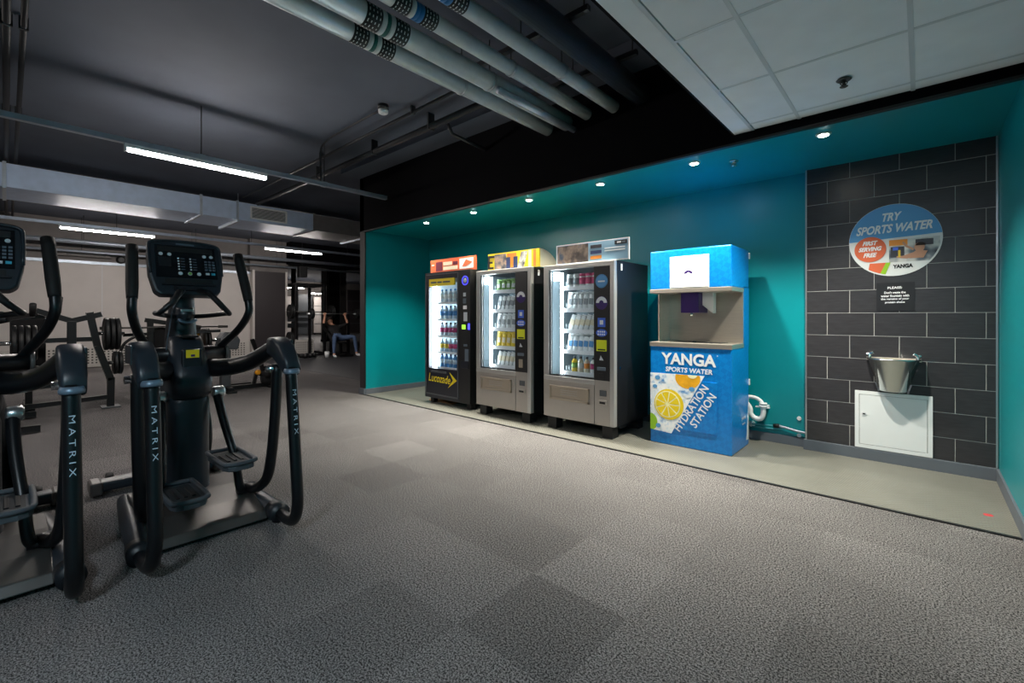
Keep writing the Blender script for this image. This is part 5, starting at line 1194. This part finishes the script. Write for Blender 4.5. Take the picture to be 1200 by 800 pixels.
# lifter: one skinned body
def lifter():
    t = thing('person', 'person in jeans and black top bench pressing a barbell on the incline bench', 'person', (-13.7, yb_, .0))
    off = Vector((-13.7, yb_, 0)); V = []; E = []; Rr = []
    def v(p, r, par=None):
        V.append(Vector(p)-off); Rr.append(r)
        if par is not None: E.append((par, len(V)-1))
        return len(V)-1
    pel = v((-13.78, yb_, .58), .13); wa = v((-13.93, yb_, .70), .125, pel); ch = v((-14.10, yb_, .85), .15, wa); nk = v((-14.24, yb_, .97), .055, ch)
    hd = v((-14.28, yb_, 1.02), .075, nk); h2 = v((-14.33, yb_, 1.10), .092, hd); h3 = v((-14.36, yb_, 1.17), .07, h2)
    ends = {}
    for s in (-1, 1):
        hp = v((-13.74, yb_+s*.09, .56), .095, pel); kn = v((-13.36, yb_+s*.33, .62), .072, hp); ca = v((-13.33, yb_+s*.355, .38), .064, kn); an = v((-13.30, yb_+s*.37, .11), .042, ca); he = v((-13.29, yb_+s*.37, .05), .045, an); to = v((-13.10, yb_+s*.41, .04), .036, he)
        sh_ = v((-14.10, yb_+s*.19, .90), .07, ch); el = v((-13.92, yb_+s*.40, 1.03), .045, sh_); wr_ = v((-13.97, yb_+s*.34, 1.25), .03, el); ha = v((-13.98, yb_+s*.34, 1.32), .036, wr_)
        ends[s] = (sh_, el, ha)
    me = bpy.data.meshes.new('body'); me.from_pydata(V, E, []); o = bpy.data.objects.new('body', me); C.objects.link(o); o.parent = t
    sk = o.modifiers.new('skin', 'SKIN'); sk.use_smooth_shade = True; me.skin_vertices.new() if not me.skin_vertices else None
    for i, r in enumerate(Rr): me.skin_vertices[0].data[i].radius = (r, r)
    me.skin_vertices[0].data[pel].use_root = True
    ss = o.modifiers.new('sub', 'SUBSURF'); ss.levels = 2; ss.render_levels = 2
    # bake and colour by region so that the body stays one mesh
    dg = bpy.context.evaluated_depsgraph_get(); bm_ = bpy.data.meshes.new_from_object(o.evaluated_get(dg)); o.modifiers.clear(); o.data = bm_; bm_.name = 'body'
    bm_.materials.clear()
    for m in ('black_cloth', 'jeans', 'skin', 'letter_white'): bm_.materials.append(M[m])
    for p in bm_.polygons:
        c = p.center+off; p.use_smooth = True
        if c.z < .085 and c.x > -13.4: p.material_index = 3
        elif c.x > -13.84 and c.z < .76 and c.z < .62+(c.x+13.84)*.8: p.material_index = 1 if c.z > .13 else 2
        elif c.x > -13.84 and c.z < .72: p.material_index = 1
        elif (c.z > 1.04 and abs(c.y-yb_) > .2) or c.z > .985 and abs(c.y-yb_) < .12: p.material_index = 2
        else: p.material_index = 0
    b = MB(); b.lathe([(.075, 0), (.104, .04), (.106, .09), (.075, .135), (.02, .15)], (-14.37, yb_, 1.09), 14); b.build('hair', 'hair', t)
    for s in (-1, 1):                                  # closed fingers around the bar
        for k in range(4):
            y = yb_+s*.34-.035+k*.023; b = MB(); b.sweep([(-14.0, y, 1.30), (-13.965, y, 1.325), (-13.955, y, 1.345), (-13.975, y, 1.362), (-14.0, y, 1.352)], [.011, .011, .010, .009, .008], 7, 3); b.build('finger', 'skin', t)
        b = MB(); b.sweep([(-13.98, yb_+s*.30, 1.29), (-14.005, yb_+s*.285, 1.315), (-14.008, yb_+s*.29, 1.34)], [.012, .011, .009], 7, 3); b.build('thumb', 'skin', t)
lifter()
t = thing('barbell', 'barbell held up by the lifter on the bench', 'barbell', (-13.985, yb_, 1.335)); MB().cyl((-13.985, yb_-.9, 1.335), (-13.985, yb_+.9, 1.335), .014, 10).build('bar', 'alu', t)
for y in (yb_-.9, yb_+.65): MB().cyl((-13.985, y, 1.335), (-13.985, y+.25, 1.335), .025, 12).build('sleeve', 'alu', t)
plates(PS, -13.985, yb_-.8, 1.335, 2, 'weight plate on the barbell held by the lifter', .05); plates(PS, -13.985, yb_+.72, 1.335, 2, 'weight plate on the barbell held by the lifter', .05)
t = thing('drinks_cup', 'white paper cup standing on the floor by the bench', 'cup', (-13.35, 6.48, .003)); b = MB(); b.lathe([(.05, 0), (.07, .17), (.066, .17), (.05, .01)], (-13.35, 6.48, .003), 18); b.build('cup', 'white_plastic', t); MB().lathe([(.074, 0), (.074, .012), (.055, .025)], (-13.35, 6.48, .172), 18).build('lid', 'white_plastic', t)
# perforated screen and pale posts in the opening
t = thing('perforated_screen', 'low white perforated screen at the foot of the dark pillar', 'screen', (-14.4, 6.25, .003)); MB().box(-14.42, -14.39, 5.97, 6.55, .02, .52).build('panel', 'mesh_white', t)
b = MB()
for i in range(8):
    for k in range(6): b.box(-14.391, -14.386, 6.0+i*.068, 6.032+i*.068, .06+k*.072, .095+k*.072)
o = b.build('perforation', 'mesh_dark', t); o['kind'] = 'stuff'
for y in (5.98, 6.5): MB().box(-14.44, -14.40, y, y+.04, .003, .54).build('post', 'mesh_white', t)
for u0, u1, X_, m, lab in ((378.5, 383, -22.0, 'far_white', 'slim white post dividing the mirrors in the free weights area'), (385, 398, -22.2, 'mat_black', 'wide black column behind the lifter'), (399.5, 406, -22.2, 'concrete', 'grey concrete column behind the lifter'), (343, 347, -22.4, 'concrete', 'narrow grey post behind the squat rack')):
    y0, y1 = on_x(u0, 370, X_).y, on_x(u1, 370, X_).y
    t = thing('column', lab, 'column', (X_-.1, (y0+y1)/2, .003)); MB().box(X_-.2, X_, y0, y1, .003, ZC, .01).build('shaft', m, t); MB().box(X_-.22, X_+.02, y0-.02, y1+.02, .003, .1).build('base', 'mat_black', t)
for u0, u1, v0, v1, m, lab in ((331, 342, 347, 396, 'far_white', 'bright white wall board glimpsed past the dark pillar'), (349, 365.5, 345, 392, 'frame_grey', 'grey wall board behind the squat rack'), (368, 377, 348, 390, 'far_white', 'white board behind the bench press'), (407, 423, 340, 392, 'dark_panel', 'dark board beside the grey concrete column')):
    X_ = -30.4; a_, b_ = on_x(u0, v1, X_), on_x(u1, v0, X_)
    t = thing('wall_board', lab, 'board', (X_-.03, (a_.y+b_.y)/2, .003)); bo = MB().box(X_-.05, X_, a_.y, b_.y, max(.05, a_.z), b_.z, .01).build('board', m, t)
    for k in range(1, 4): MB().box(X_, X_+.01, a_.y+.02, b_.y-.02, a_.z+(b_.z-a_.z)*k/4-.015, a_.z+(b_.z-a_.z)*k/4+.015).build('batten', 'frame_grey', bo)
    for y in (a_.y+.05, b_.y-.1): MB().box(X_-.06, X_-.02, y, y+.05, .003, max(.05, a_.z)+.05).build('leg', 'frame_black', t)
